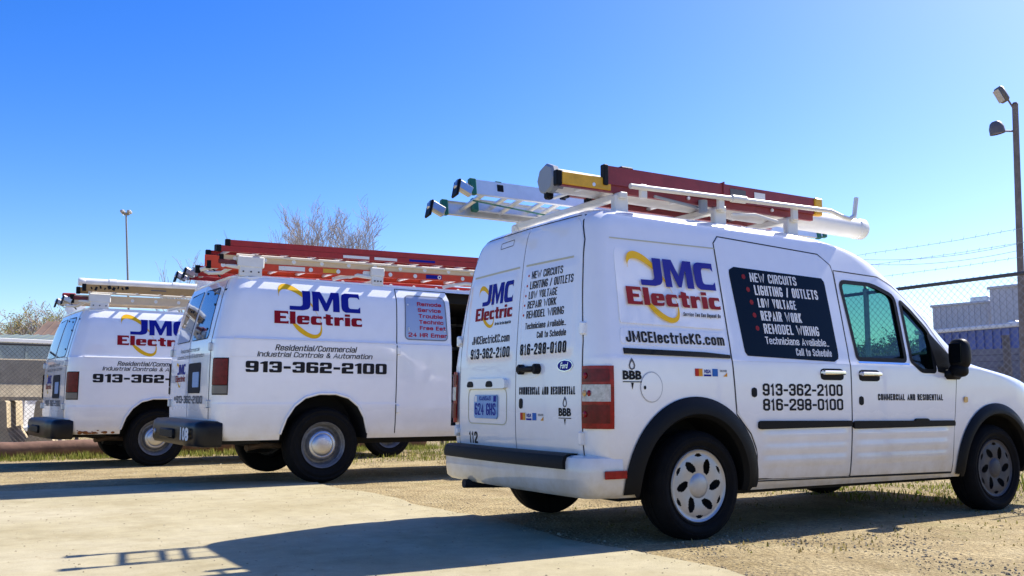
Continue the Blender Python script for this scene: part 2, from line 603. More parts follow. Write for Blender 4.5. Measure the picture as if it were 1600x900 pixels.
R1 = .16
GL = {
 '0': ([(0,0,R1),(.85,0,R1),(.85,1,R1),(0,1,R1)], [[(.3,.2,.05),(.55,.2,.05),(.55,.8,.05),(.3,.8,.05)]], .85),
 '1': ([(.2,0),(.5,0),(.5,1),(.3,1),(0,.86),(0,.74),(.2,.76)], [], .5),
 '2': ([(0,0),(.85,0),(.85,.22,.04),(.34,.22),(.34,.40),(.85,.40,R1),(.85,1,R1),(0,1,R1),(0,.68),(.28,.68),(.28,.8,.05),(.56,.8,.05),(.56,.60,.05),(0,.60,R1)], [], .85),
 '3': ([(0,0,R1),(.85,0,R1),(.85,.5,.06),(.85,1,R1),(0,1,R1),(0,.7),(.28,.7),(.28,.8,.04),(.55,.8,.04),(.55,.6),(.2,.6),(.2,.41),(.55,.41),(.55,.2,.04),(.28,.2,.04),(.28,.3),(0,.3)], [], .85),
 '4': ([(.45,0),(.75,0),(.75,.2),(.88,.2),(.88,.4),(.75,.4),(.75,1),(.4,1),(0,.42),(0,.2),(.45,.2)], [[(.3,.4),(.45,.4),(.45,.7)]], .88),
 '6': ([(0,0,R1),(.85,0,R1),(.85,.63,R1),(.3,.63),(.3,.8,.04),(.56,.8,.04),(.56,.73),(.84,.73),(.84,1,R1),(0,1,R1)], [[(.3,.2,.04),(.55,.2,.04),(.55,.44,.04),(.3,.44,.04)]], .85),
 '9': ([(.85,1,R1),(0,1,R1),(0,.37,R1),(.55,.37),(.55,.2,.04),(.29,.2,.04),(.29,.27),(.01,.27),(.01,0,R1),(.85,0,R1)], [[(.55,.8,.04),(.3,.8,.04),(.3,.56,.04),(.55,.56,.04)]], .85),
 '-': ([(.02,.36),(.5,.36),(.5,.58),(.02,.58)], [], .52),
 'J': ([(-.42,0,.03),(.22,0),(.5,.07,.1),(.60,.22,.1),(.62,1),(.22,1),(.22,.27,.06),(.12,.2,.05),(-.42,.2)], [], .62),
 'M': ([(0,0),(.31,0),(.31,.66),(.60,.02),(.74,.02),(1.03,.66),(1.03,0),(1.36,0),(1.36,1),(.96,1),(.69,.42),(.41,1),(0,1)], [], 1.36),
 'C': ([(.2,0,.05),(.98,0),(.98,.32),(.86,.21),(.44,.21,.08),(.37,.3,.06),(.37,.7,.06),(.44,.8,.08),(.84,.8),(.95,.69),(.95,1),(.2,1,.08),(.04,.9,.06),(0,.72,.1),(0,.26,.1),(.05,.1,.06)], [], .98),
 'E': ([(0,0),(.86,0),(.86,.24),(.75,.18),(.36,.18),(.36,.41),(.7,.41),(.7,.60),(.36,.60),(.36,.82),(.74,.82),(.84,.74),(.84,1),(0,1)], [], .86),
 'l': ([(0,0),(.34,0),(.34,1),(0,1)], [], .34),
 'e': ([(.08,0,.1),(.72,0,.1),(.76,.22),(.62,.17),(.34,.17),(.34,.31),(.78,.31),(.78,.70,.12),(.08,.70,.12),(0,.55,.05),(0,.14,.05)], [[(.34,.44),(.46,.44),(.46,.55),(.34,.55)]], .78),
 'c': ([(.08,0,.1),(.70,0,.06),(.70,.24),(.60,.18),(.38,.18,.05),(.34,.26,.03),(.34,.45,.03),(.38,.53,.04),(.58,.53),(.68,.46),(.68,.70,.06),(.08,.70,.12),(0,.56,.05),(0,.14,.05)], [], .70),
 't': ([(.16,.08,.08),(.26,0,.05),(.60,0),(.60,.16),(.48,.18),(.48,.53),(.62,.53),(.62,.70),(.48,.70),(.48,.86),(.16,.92),(.16,.70),(0,.70),(0,.53),(.16,.53)], [], .62),
 'r': ([(0,0),(.34,0),(.34,.44,.05),(.42,.5,.05),(.52,.5),(.60,.40),(.60,.70),(.40,.70),(.34,.64),(.32,.70),(0,.70)], [], .60),
 'i': ([(0,0),(.34,0),(.34,.70),(0,.70)], [], .34),
}
def glyph_text(txt, gap=.1):
    out = []; x = 0
    for ch in txt:
        o, hs, w = GL[ch]
        P, T = tess(round_poly(o, 3), [round_poly(h, 3) for h in hs])
        out.append(([(p[0]+x, p[1]) for p in P], T))
        if ch == 'i':
            P2, T2 = tess([(0, .79), (.34, .79), (.34, .98), (0, .98)])
            out.append(([(p[0]+x, p[1]) for p in P2], T2))
        x += w+gap
    return out

def swoosh(cx, cz, a, b, ang, t0, t1, wmax, n=60, peak=.5, wmin=.06):
    """crescent stroke along an ellipse"""
    v = []; f = []
    for i in range(n+1):
        t = t0+(t1-t0)*i/n
        k = i/n
        u = k/peak if k < peak else (1-k)/(1-peak)
        w = wmax*max(wmin, sin(pi/2*min(1, u))**1.4)
        for sg in (1, -1):
            aa, bb = a+sg*w/2, b+sg*w/2
            x, z = aa*cos(t), bb*sin(t)
            v.append((cx+x*cos(ang)-z*sin(ang), cz+x*sin(ang)+z*cos(ang)))
    for i in range(n):
        f.append((2*i, 2*i+1, 2*i+3, 2*i+2))
    return [(v, f)]

def rect2(x0, z0, x1, z1): return ([(x0, z0), (x1, z0), (x1, z1), (x0, z1)], [(0, 1, 2, 3)])
def disc2(cx, cz, rx, rz, n=16): return ([(cx+rx*cos(2*pi*k/n), cz+rz*sin(2*pi*k/n)) for k in range(n)], [tuple(range(n))])
def idx(p, i): return (p[0], p[1], i)

def logo(skin, mode, parent, x0, x1, z0, z1, off=.0, tagline=True):
    """JMC Electric logo in box; x0..x1 / z0..z1 covers lettering and swoosh"""
    w, h = x1-x0, z1-z0
    X = lambda u: x0+u*w
    Z = lambda u: z0+u*h
    g = empty('company_logo', parent=parent)
    el = swoosh(X(.345), Z(.50), .30*w*1.0, .135*w, -.88, radians(62), radians(214), .062*w, peak=.62)
    skin.decal('logo_swoosh', el, mode, D_YEL, g, off+.0022)
    el = swoosh(X(.345), Z(.50), .30*w*1.0, .135*w, -.88, radians(-97), radians(62), .05*w, peak=.24, wmin=.02)
    skin.decal('logo_swoosh', el, mode, D_YEL, g, off+.0022)
    skin.decal('lettering', fit(glyph_text('JMC', .09), X(.235), X(.985), Z(.522), Z(.915)), mode, D_BLUE, g, off+.0036)
    skin.decal('lettering', fit(glyph_text('Electric', .085), X(.08), X(1.0), Z(.25), Z(.492)), mode, D_RED, g, off+.0036)
    if tagline:
        skin.decal('lettering', stroke_polys('Service You Can Depend On', X(.60), X(.98), Z(.13), Z(.185), .2, .2), mode, D_BLK, g, off+.0036)
    return g

def bbb(skin, mode, parent, cx, z0, w, off=.003):
    """torch, letters and base of the BBB mark"""
    P = [idx(p, 0) for p in fit(font_polys('BBB', .045, 0, 1.0), cx-w/2, cx+w/2, z0+.42*w, z0+.80*w)]
    P.append(idx(rect2(cx-w/2, z0+.31*w, cx+w/2, z0+.35*w), 0))
    P.append(idx(([(cx, z0), (cx+.07*w, z0+.29*w), (cx-.07*w, z0+.29*w)], [(0, 1, 2)]), 0))
    out = [(0, .82), (.13, .88), (.17, 1.02), (.10, 1.2), (.0, 1.34), (-.10, 1.2), (-.17, 1.02), (-.13, .88)]
    inn = [(.0, .88), (.08, .93), (.10, 1.02), (.06, 1.12), (0, 1.2), (-.06, 1.12), (-.10, 1.02), (-.08, .93)]
    P.append(idx(tess([(cx+a*w, z0+b*w) for a, b in out], [[(cx+a*w, z0+b*w) for a, b in inn]]), 1))
    return skin.decal('emblem', P, mode, None, parent, off, mats=[D_BLK, D_GRY])

def cards(skin, mode, parent, x0, x1, z0, z1, off=.003):
    n = 4; w = (x1-x0)/n*.86; st = (x1-x0)/n
    P = []
    x = x0
    P.append(idx(rect2(x, z0, x+w*.5, z1), 0)); P.append(idx(rect2(x+w*.5, z0, x+w, z1), 1))
    x += st
    P.append(idx(rect2(x, z0, x+w, z0+(z1-z0)*.25), 2))
    P += [idx(p, 2) for p in fit(font_polys('VISA', .03, .25), x+w*.05, x+w*.95, z0+(z1-z0)*.38, z1-(z1-z0)*.1)]
    x += st
    P.append(idx(rect2(x, z0, x+w*.75, z1), 3))
    x += st*.9
    P.append(idx(([(x+w*.45, z0), (x+w, z0), (x+w, z0+(z1-z0)*.55)], [(0, 1, 2)]), 1))
    P += [idx(p, 4) for p in fit(font_polys('DISCOVER', .02), x+w*.02, x+w*.98, z0+(z1-z0)*.6, z1-(z1-z0)*.1)]
    return skin.decal('card_marks', P, mode, None, parent, off, mats=[D_CARD1, D_CARD2, D_BLUE, D_CARD3, D_GRY])

# ------------------------------------------------------------------ condensed block lettering drawn as strokes
_O = [(.25, 0), (.75, 0), (1, .1), (1, .9), (.75, 1), (.25, 1), (0, .9), (0, .1)]
X7 = .72
ST = {  # width, polylines, closed flags
 'O': (1, [_O+['c']]), '0': (1, [_O+['c']]),
 'C': (1, [[(1, .26), (1, .1), (.75, 0), (.25, 0), (0, .1), (0, .9), (.25, 1), (.75, 1), (1, .9), (1, .74)]]),
 'G': (1, [[(1, .78), (1, .9), (.75, 1), (.25, 1), (0, .9), (0, .1), (.25, 0), (.75, 0), (1, .1), (1, .42), (.6, .42)]]),
 'D': (1, [[(0, 0), (.7, 0), (1, .1), (1, .9), (.7, 1), (0, 1), 'c']]),
 'U': (1, [[(0, 1), (0, .1), (.25, 0), (.75, 0), (1, .1), (1, 1)]]),
 'J': (.9, [[(0, .32), (0, .1), (.25, 0), (.75, 0), (1, .1), (1, 1)]]),
 'S': (1, [[(1, .80), (1, .9), (.75, 1), (.25, 1), (0, .9), (0, .66), (.15, .58), (.85, .44), (1, .36), (1, .1), (.75, 0), (.25, 0), (0, .1), (0, .2)]]),
 'N': (1.1, [[(0, 0), (0, 1)], [(1, 0), (1, 1)], [.62, (.02, .97), (.98, .03)]]),
 'E': (.8, [[(1, 0), (0, 0), (0, 1), (1, 1)], [(.1, .52), (.85, .52)]]),
 'F': (.8, [[(0, 0), (0, 1), (1, 1)], [(.1, .5), (.85, .5)]]),
 'W': (2.1, [[.92, (0, 1), (.25, 0), (.5, .75), (.75, 0), (1, 1)]]),
 'M': (1.5, [[(0, 0), (0, 1)], [(1, 1), (1, 0)], [.62, (.02, .98), (.5, .15), (.98, .98)]]),
 'I': (.02, [[(.5, 0), (.5, 1)]]),
 'R': (1, [[(0, 0), (0, 1), (.75, 1), (1, .9), (1, .62), (.75, .52), (.1, .52)], [(.62, .5), (1, 0)]]),
 'P': (1, [[(0, 0), (0, 1), (.75, 1), (1, .9), (1, .55), (.75, .45), (.1, .45)]]),
 'B': (1, [[(0, .52), (0, 1), (.7, 1), (.95, .9), (.95, .62), (.7, .52), (0, .52)], [(0, .46), (0, 0), (.75, 0), (1, .1), (1, .42), (.75, .5)]]),
 'T': (.95, [[(0, 1), (1, 1)], [(.5, .95), (.5, 0)]]),
 'L': (.75, [[(0, 1), (0, 0), (1, 0)]]),
 'H': (1, [[(0, 0), (0, 1)], [(1, 0), (1, 1)], [(.1, .5), (.9, .5)]]),
 'V': (1.1, [[(0, 1), (.5, 0), (1, 1)]]),
 'A': (1.15, [[(0, 0), (.5, 1), (1, 0)], [(.22, .27), (.78, .27)]]),
 'K': (1, [[(0, 0), (0, 1)], [(1, 1), (.15, .5), (1, 0)]]),
 'Y': (1.05, [[(0, 1), (.5, .45), (1, 1)], [(.5, .4), (.5, 0)]]),
 '1': (.35, [[(0, .84), (.7, 1), (.7, 0)]]),
 '2': (1, [[(0, .78), (0, .9), (.25, 1), (.75, 1), (1, .9), (1, .6), (0, .12), (0, 0), (1, 0)]]),
 '3': (1, [[(0, .80), (0, .9), (.25, 1), (.75, 1), (1, .9), (1, .62), (.75, .52), (.35, .52)], [(.75, .5), (1, .42), (1, .1), (.75, 0), (.25, 0), (0, .1), (0, .2)]]),
 '4': (1, [[(.75, 0), (.75, 1), (0, .3), (1, .3)]]),
 '6': (1, [[(1, .84), (1, .9), (.75, 1), (.25, 1), (0, .9), (0, .1), (.25, 0), (.75, 0), (1, .1), (1, .48), (.75, .57), (.1, .57)]]),
 '8': (1, [[(.25, .53), (0, .62), (0, .9), (.25, 1), (.75, 1), (1, .9), (1, .62), (.75, .53), 'c'], [(.25, .5), (.75, .5), (1, .4), (1, .1), (.75, 0), (.25, 0), (0, .1), (0, .4), 'c']]),
 '9': (1, [[(0, .16), (0, .1), (.25, 0), (.75, 0), (1, .1), (1, .9), (.75, 1), (.25, 1), (0, .9), (0, .52), (.25, .43), (.9, .43)]]),
 '-': (.5, [[(0, .45), (1, .45)]]), '/': (.7, [[(0, 0), (1, 1)]]), '.': (.02, [[(.5, 0), (.5, .015)]]), ' ': (.35, []),
 '&': (1.1, [[(1, 0), (.15, .75), (.2, .95), (.45, 1), (.65, .9), (.6, .7), (.1, .35), (.05, .1), (.3, 0), (.6, .05), (.95, .4)]]),
 'a': (.9, [[(0, .62), (.25, X7), (.75, X7), (1, .62), (1, 0)], [(.95, .42), (.25, .42), (0, .33), (0, .09), (.25, 0), (.95, .02)]]),
 'b': (.9, [[(0, 1), (0, 0), (.75, 0), (1, .1), (1, .62), (.75, X7), (.1, X7)]]),
 'c': (.9, [[(1, .16), (1, .1), (.75, 0), (.25, 0), (0, .1), (0, .62), (.25, X7), (.75, X7), (1, .62), (1, .56)]]),
 'd': (.9, [[(1, 1), (1, 0), (.25, 0), (0, .1), (0, .62), (.25, X7), (.9, X7)]]),
 'e': (.9, [[(1, .12), (1, .1), (.75, 0), (.25, 0), (0, .1), (0, .62), (.25, X7), (.75, X7), (1, .62), (1, .37), (.1, .37)]]),
 'f': (.6, [[(1, 1), (.55, 1), (.35, .9), (.35, 0)], [(0, X7), (.9, X7)]]),
 'g': (.9, [[(.95, .05), (.25, .05), (0, .13), (0, .62), (.25, X7), (1, X7), (1, -.15), (.75, -.25), (.05, -.25)]]),
 'h': (.9, [[(0, 1), (0, 0)], [(.1, X7), (.75, X7), (1, .62), (1, 0)]]),
 'i': (.02, [[(.5, 0), (.5, X7)], [(.5, .96), (.5, 1)]]),
 'k': (.9, [[(0, 0), (0, 1)], [(1, X7), (.15, .4), (1, 0)]]),
 'l': (.02, [[(.5, 0), (.5, 1)]]),
 'm': (1.6, [[(0, 0), (0, X7), (.4, X7), (.5, .62), (.5, 0)], [(.6, X7), (.88, X7), (1, .62), (1, 0)]]),
 'n': (.9, [[(0, 0), (0, X7), (.75, X7), (1, .62), (1, 0)]]),
 'o': (.9, [[(.25, 0), (.75, 0), (1, .1), (1, .62), (.75, X7), (.25, X7), (0, .62), (0, .1), 'c']]),
 'p': (.9, [[(0, -.28), (0, X7), (.75, X7), (1, .62), (1, .1), (.75, 0), (.1, 0)]]),
 'r': (.55, [[(0, 0), (0, X7), (1, X7)]]),
 's': (.9, [[(1, .52), (1, .63), (.75, X7), (.25, X7), (0, .63), (0, .47), (.15, .40), (.85, .31), (1, .25), (1, .09), (.75, 0), (.25, 0), (0, .09), (0, .2)]]),
 't': (.6, [[(.4, 1), (.4, .08), (.6, 0), (1, 0)], [(0, X7), (1, X7)]]),
 'u': (.9, [[(0, X7), (0, .1), (.25, 0), (1, 0), (1, X7)]]),
 'v': (.95, [[(0, X7), (.5, 0), (1, X7)]]),
}
VR = .76
def stroke_polys(txt, x0, x1, z0, z1, weight=.17, shear=0.0, gap=.55):
    """block letters: weight = stroke width / height"""
    H = (z1-z0)/VR
    w = weight*(z1-z0)
    units = sum(ST[c][0] for c in txt)
    # advance: glyph centre-line width*k + stroke + gap*stroke
    n = len(txt)
    fixed = n*w+(n-1)*gap*w
    k = (x1-x0-fixed)/units
    if k < .5*w:
        w = .6*w; fixed = n*w+(n-1)*gap*w; k = (x1-x0-fixed)/units
    out = []
    x = x0
    for c in txt:
        gw = ST[c][0]*k
        for pl in ST[c][1]:
            closed = pl[-1] == 'c'
            wf = 1.0
            if isinstance(pl[0], float): wf = pl[0]; pl = pl[1:]
            w_, w = w, w*wf
            P = [Vector((x+w_/2+p[0]*gw, w_/2+p[1]*(H-w_))) for p in pl if p != 'c']
            m = len(P)
            V = []
            for i in range(m):
                a = P[i-1] if (i > 0 or closed) else None
                b = P[(i+1) % m] if (i < m-1 or closed) else None
                q = P[i].copy()
                if a is None:
                    t = (b-q).normalized(); q = q-t*w*.5; nn = Vector((-t.y, t.x)); sc = 1
                elif b is None:
                    t = (q-a).normalized(); q = q+t*w*.5; nn = Vector((-t.y, t.x)); sc = 1
                else:
                    t1 = (q-a).normalized(); t2 = (b-q).normalized(); t = t1+t2
                    if t.length < .05: t = Vector((-t1.y, t1.x))
                    t.normalize(); nn = Vector((-t.y, t.x)); sc = min(1.5, 1/max(.3, nn.dot(Vector((-t1.y, t1.x)))))
                V.append(q+nn*(w/2*sc)); V.append(q-nn*(w/2*sc))
            F = [(2*i, 2*i+1, 2*i+3, 2*i+2) for i in range(m-1)]
            if closed: F.append((2*m-2, 2*m-1, 1, 0))
            w = w_
            out.append(([(p.x+shear*p.y*VR, z0+p.y*VR) for p in V], F))
        x += gw+w+gap*w
    return out

def text(skin, mode, parent, txt, x0, x1, z0, z1, material=None, weight=.175, shear=0, off=.003, name='lettering'):
    return skin.decal(name, stroke_polys(txt, x0, x1-shear*(z1-z0), z0, z1, weight, shear), mode, material or D_BLK, parent, off, step=.00008)
# ------------------------------------------------------------------ glass materials
def sheet_glass(name, tint, ior):
    m = bpy.data.materials.new(name); m.use_nodes = True
    nt = m.node_tree; nt.nodes.clear()
    out = nt.nodes.new('ShaderNodeOutputMaterial')
    tr = nt.nodes.new('ShaderNodeBsdfTransparent'); tr.inputs[0].default_value = (*tint, 1)
    gl = nt.nodes.new('ShaderNodeBsdfGlossy'); gl.inputs['Roughness'].default_value = .02
    lw = nt.nodes.new('ShaderNodeLayerWeight'); lw.inputs[0].default_value = .5
    pw = nt.nodes.new('ShaderNodeMath'); pw.operation = 'POWER'; pw.inputs[1].default_value = 4
    nt.links.new(lw.outputs['Facing'], pw.inputs[0])
    fr = nt.nodes.new('ShaderNodeMath'); fr.operation = 'MULTIPLY_ADD'; fr.inputs[1].default_value = .7; fr.inputs[2].default_value = .05
    nt.links.new(pw.outputs[0], fr.inputs[0])
    mx = nt.nodes.new('ShaderNodeMixShader')
    nt.links.new(fr.outputs[0], mx.inputs[0]); nt.links.new(tr.outputs[0], mx.inputs[1]); nt.links.new(gl.outputs[0], mx.inputs[2])
    nt.links.new(mx.outputs[0], out.inputs[0])
    return m
GREEN = sheet_glass('green_tinted_glass', (.34, .58, .50), 1.5)
GLASSR = mat('mirror_tint_glass', (.07, .15, .25), .04, metal=.8, coat=.5)

# ------------------------------------------------------------------ ground height
def gz(x, y):
    return -.0105*max(-12.0, min(13.0, y))

# ------------------------------------------------------------------ wheels
def arc_ring(cx, cz, r, a0, a1, n):
    return [(cx+r*cos(a0+(a1-a0)*i/n), cz+r*sin(a0+(a1-a0)*i/n)) for i in range(n+1)]

def tyre_profile(R, rim, w):
    h = w/2
    mid = (R+rim)/2
    return [(rim, -h*.72), (rim+.012, -h*.86), (rim+.016, -h*.93), (rim+.022, -h*.94), (rim+.026, -h*.90), (mid-.012, -h*1.0), (mid-.008, -h*1.035), (mid+.010, -h*1.04), (mid+.014, -h*1.005), (R-.048, -h*.99), (R-.044, -h*1.015), (R-.036, -h*1.01), (R-.032, -h*.96), (R-.014, -h*.86), (R-.003, -h*.6), (R, -h*.3),
            (R-.008, -h*.27), (R-.008, -h*.23), (R, -h*.2), (R, h*.2), (R-.008, h*.23), (R-.008, h*.27), (R, h*.3), (R-.003, h*.6), (R-.014, h*.86), (R-.035, h*.98), ((R+rim)/2, h*1.02), (rim+.03, h*.93), (rim, h*.72)]

def compact_wheel(parent, x, side, capm=None):
    """side -1 right, +1 left"""
    w = empty('wheel', (x, side*.775, .315), parent=parent)
    if side > 0: w.rotation_euler = (0, 0, pi)
    t = MB().lathe(tyre_profile(.322, .205, .205), n=56)
    t.build('tyre', RUBBER, w, True, 50)
    # hub cap: dished disc with seven real openings
    h = MB()
    n = 168
    prof = [(.012, -.094), (.045, -.094), (.062, -.088), (.072, -.082), (.085, -.083), (.10, -.0845), (.115, -.086), (.13, -.087), (.145, -.087), (.16, -.086), (.172, -.0845), (.184, -.082), (.196, -.083), (.207, -.089), (.212, -.084)]
    def hole(r, a):
        s = 2*pi/6
        d = ((a+s/2) % s)-s/2
        e = ((r-.124)/.043)**2+((d*r-.014*(r-.124)/.043)/.027)**2
        if e < 1: return True
        d2 = (a % s)-s/2
        e2 = ((r-.178)/.0095)**2+((d2*r)/.026)**2
        return e2 < 1
    base = 0
    rs = []
    for i in range(len(prof)-1):
        k = 1 if i < 4 or i > 12 else 3
        for j in range(k):
            t_ = j/k
            rs.append((prof[i][0]*(1-t_)+prof[i+1][0]*t_, prof[i][1]*(1-t_)+prof[i+1][1]*t_))
    rs.append(prof[-1])
    v = [(r*cos(2*pi*k/n), y, r*sin(2*pi*k/n)) for r, y in rs for k in range(n)]
    f = []
    for i in range(len(rs)-1):
        rm = (rs[i][0]+rs[i+1][0])/2
        for k in range(n):
            if hole(rm, 2*pi*(k+.5)/n): continue
            k2 = (k+1) % n
            f.append((i*n+k, i*n+k2, (i+1)*n+k2, (i+1)*n+k))
    h.add(v, f)
    h.add([(r*cos(2*pi*k/n), -.094, r*sin(2*pi*k/n)) for r in (.012,) for k in range(n)], [tuple(range(n))])
    for k in range(6):
        a = 2*pi*(k+.5)/6
        h.lathe([(.0005, -.0945), (.005, -.0945), (.005, -.088)], (.056*cos(a), .004, .056*sin(a)), n=8)
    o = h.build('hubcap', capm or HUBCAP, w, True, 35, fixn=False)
    me = o.data
    MB().lathe([(.203, -.06), (.17, -.03), (.16, .0), (.02, .0), (.001, .0)], n=40).build('wheel_rim', DARK, w, True)
    return w

def truck_wheel(parent, x, side):
    w = empty('wheel', (x, side*.845, .383), parent=parent)
    if side > 0: w.rotation_euler = (0, 0, pi)
    MB().lathe(tyre_profile(.386, .222, .235), n=60).build('tyre', RUBBER, w, True, 50)
    MB().lathe([(.205, -.070), (.232, -.094), (.238, -.100), (.232, -.104), (.224, -.098), (.214, -.080), (.206, -.045), (.19, -.02), (.168, -.025), (.15, -.05), (.14, -.055), (.10, -.055), (.01, -.055)], n=56).build('wheel_rim', STEELRIM, w, True, 40)
    MB().lathe([(.148, -.052), (.147, -.068), (.138, -.079), (.12, -.084), (.115, -.081), (.112, -.085), (.085, -.098), (.05, -.106), (.0005, -.108)], n=48).build('hubcap', CHROME if False else SATIN, w, True, 40)
    return w

# ------------------------------------------------------------------ the compact high-roof van
def build_compact():
    root = empty('cargo_van', (0, 0, 0))
    tag(root, 'compact white high-roof cargo van with red tail lights and black side window, parked nearest', 'van')
    # z, rear x, front x, half width, rear corner r, front corner r
    T = [(.27, -.66, 3.55, .845, .10, .35), (.32, -.70, 3.66, .866, .10, .36), (.45, -.725, 3.76, .884, .10, .38), (.60, -.742, 3.79, .894, .10, .38),
         (.75, -.745, 3.77, .898, .10, .38), (.90, -.743, 3.70, .898, .10, .36), (.955, -.742, 3.58, .897, .10, .34), (1.0, -.741, 3.40, .896, .10, .32),
         (1.045, -.740, 3.12, .894, .10, .30), (1.07, -.739, 2.98, .887, .10, .30), (1.10, -.738, 2.86, .881, .10, .30), (1.14, -.735, 2.79, .874, .10, .30),
         (1.25, -.728, 2.66, .851, .10, .30), (1.40, -.716, 2.50, .820, .10, .29), (1.55, -.700, 2.32, .788, .10, .28), (1.70, -.683, 2.12, .757, .11, .27),
         (1.80, -.666, 1.96, .735, .12, .26), (1.86, -.652, 1.80, .719, .13, .25), (1.905, -.630, 1.58, .698, .14, .24), (1.94, -.595, 1.30, .665, .15, .22),
         (1.960, -.545, 1.05, .63, .16, .2), (1.972, -.48, .80, .56, .17, .19)]
    V, F = body_shell(T, .022)
    sk = Skin(V, F)
    body = mesh_obj('body', V, F, None, root, mats=[PAINT, DARK, INNER], midx=[0]*len(F))
    cut = []
    def cutter(mb, mi):
        o = mb.build('c', [PAINT, DARK, INNER])
        o.data.polygons.foreach_set('material_index', [mi]*len(o.data.polygons))
        cut.append(o)
    for ax, r in ((-.015, .425), (2.905, .415)):
        for sg in (-1, 1):
            cutter(MB().prism(arc_ring(ax, .31, r, 0, 2*pi, 48)[:-1], 'Y', sg*.55, sg*1.2), 1)
    # cab cavity
    cav = [(z, .98 if z < 1.88 else 1.0, pchip([.8, 1.05, 1.14, 1.4, 1.7, 1.8, 1.88], [2.75, 2.75, 2.70, 2.42, 2.04, 1.87, 1.66], z), W-.045, .05, .25)
           for z, W in ((.55, .89), (.8, .895), (1.0, .893), (1.14, .874), (1.40, .820), (1.70, .757), (1.80, .735), (1.88, .71))]
    CV, CF = body_shell(cav, .0, sub=2)
    c = mesh_obj('c', CV, CF, None, None, mats=[PAINT, DARK, INNER], midx=[2]*len(CF))
    cut.append(c)
    win = round_poly([(1.405, 1.088, .03), (1.385, 1.625, .05), (1.72, 1.622, .06), (1.93, 1.55, .05), (1.905, 1.088, .03)])
    qwin = round_poly([(1.965, 1.085, .02), (1.985, 1.525, .03), (2.08, 1.455, .03), (2.24, 1.30, .05), (2.21, 1.02, .02), (2.06, 1.02, .03)])
    for wv in (win, qwin):
        for sg in (-1, 1):
            cutter(MB().prism(wv, 'Y', sg*.5, sg*1.2), 1)
    cutter(MB().prism([(-.62, 1.17), (.62, 1.17), (.55, 1.74), (-.55, 1.74)], 'X', 1.75, 3.4), 1)
    boolean_cut(body, cut)
    body.data.polygons.foreach_set('use_smooth', [True]*len(body.data.polygons))
    body.data.set_sharp_from_angle(angle=radians(32))
    # glass
    GL_ = MATS.get('green_glass')
    sk.panel('window_glass', win, 'side', GREEN, root, off=-.012, nz=14, na=10, skirt=0)
    sk.panel('window_glass', qwin, 'side', GREEN, root, off=-.012, nz=14, na=10, skirt=0)
    def lm(poly): return [(-a, z) for a, z in poly]
    sk.panel('window_glass', lm(win), 'left', GREEN, root, off=-.012, nz=14, na=10, skirt=0)
    sk.panel('window_glass', lm(qwin), 'left', GREEN, root, off=-.012, nz=14, na=10, skirt=0)
    v = []; 
    for i in range(9):
        z = 1.15+.61*i/8
        xx = pchip([1.1, 1.14, 1.25, 1.40, 1.55, 1.70, 1.80], [2.86, 2.79, 2.66, 2.50, 2.32, 2.12, 1.96], z)-.03
        for k in range(9):
            y = (-.66+1.32*k/8)*(1-.1*i/8)
            v.append((xx-.10*(y/.66)**2, y, z))
    mesh_obj('windscreen', v, [(i*9+k, i*9+k+1, i*9+k+10, i*9+k+9) for i in range(8) for k in range(8)], GREEN, root, smooth=True)
    # black surround strips round front door glass
    sk.seam([win], 'side', .03, .003, True, 'window_trim', BLACKP, root)
    sk.seam([qwin], 'side', .03, .003, True, 'window_trim', BLACKP, root)
    sk.panel('window_trim', round_poly([(2.245, 1.0), (2.20, 1.29), (2.235, 1.30), (2.40, 1.145), (2.40, .995)]), 'side', BLACKP, root, off=.005, nz=10, na=6)
    sk.seam([[(1.40, 1.068), (1.93, 1.066)]], 'side', .014, .008, False, 'window_trim', CHROME, root)
    # seats and steering wheel seen through the glass
    for sy in (-.38, .38):
        s = MB().box((1.42, sy, .95), (.14, .46, .70), Matrix.Rotation(radians(-14), 3, 'Y'), bev=.05).box((1.33, sy, 1.42), (.09, .26, .20), bev=.04).box((1.66, sy, .66), (.5, .46, .16), bev=.05)
        s.build('seat', BLACKP, root, True)
    MB().box((2.52, 0, 1.0), (.4, 1.5, .16), bev=.06).build('dashboard', BLACKP, root, True)
    # ---- side doors as raised skins with gaps
    rib = lambda a, z: (.009*max(0, min(1, 2.2*sin(pi*((z-.375)/.084)) )) if .375 < z < .627 and int((z-.375)/.084) % 1 == 0 else 0)
    def ribs(x0, x1):
        def fn(a, z):
            e = max(0, min(1, (a-x0)/.03))*max(0, min(1, (x1-a)/.03))
            q = 0
            for zc in (.595, .515, .435):
                d = abs(z-zc)
                q = max(q, max(0, min(1, (.030-d)/.012)))
            return .007*q*e
        return fn
    sd_low = round_poly([(.455, .335, .02), (1.292, .322, .01), (1.31, 1.05, .0), (.262, 1.05, 0), (.285, .74, .05), (.40, .62, .05), (.455, .5, .05)])
    sd_up = [(.262, 1.053), (1.31, 1.053), (1.33, 1.68), (1.32, 1.73), (1.22, 1.80), (.32, 1.84), (.275, 1.80)]
    d1 = empty('sliding_door', parent=root)
    sk.panel('door_skin', sd_low, 'side', PAINT, d1, .004, 46, 30, ribs(.49, 1.27))
    sk.panel('door_skin', sd_up, 'side', PAINT, d1, .004, 30, 30)
    allsd = sd_low[:-12]
    sk.seam([[(.455, .335), (1.297, .322), (1.315, 1.05), (1.335, 1.68), (1.325, 1.735), (1.22, 1.806), (.315, 1.848), (.270, 1.80), (.257, 1.05), (.28, .73), (.395, .61), (.450, .5), (.45, .335)]], 'side', .0075, .0018, True, parent=d1)
    fd_low = round_poly([(1.305, .322, .01), (2.375, .312, .05), (2.385, .60, .1), (2.44, .98, .02), (2.20, .985, .02), (2.02, .99, .04), (1.93, 1.05, .03), (1.322, 1.05)])
    d2 = empty('front_door', parent=root)
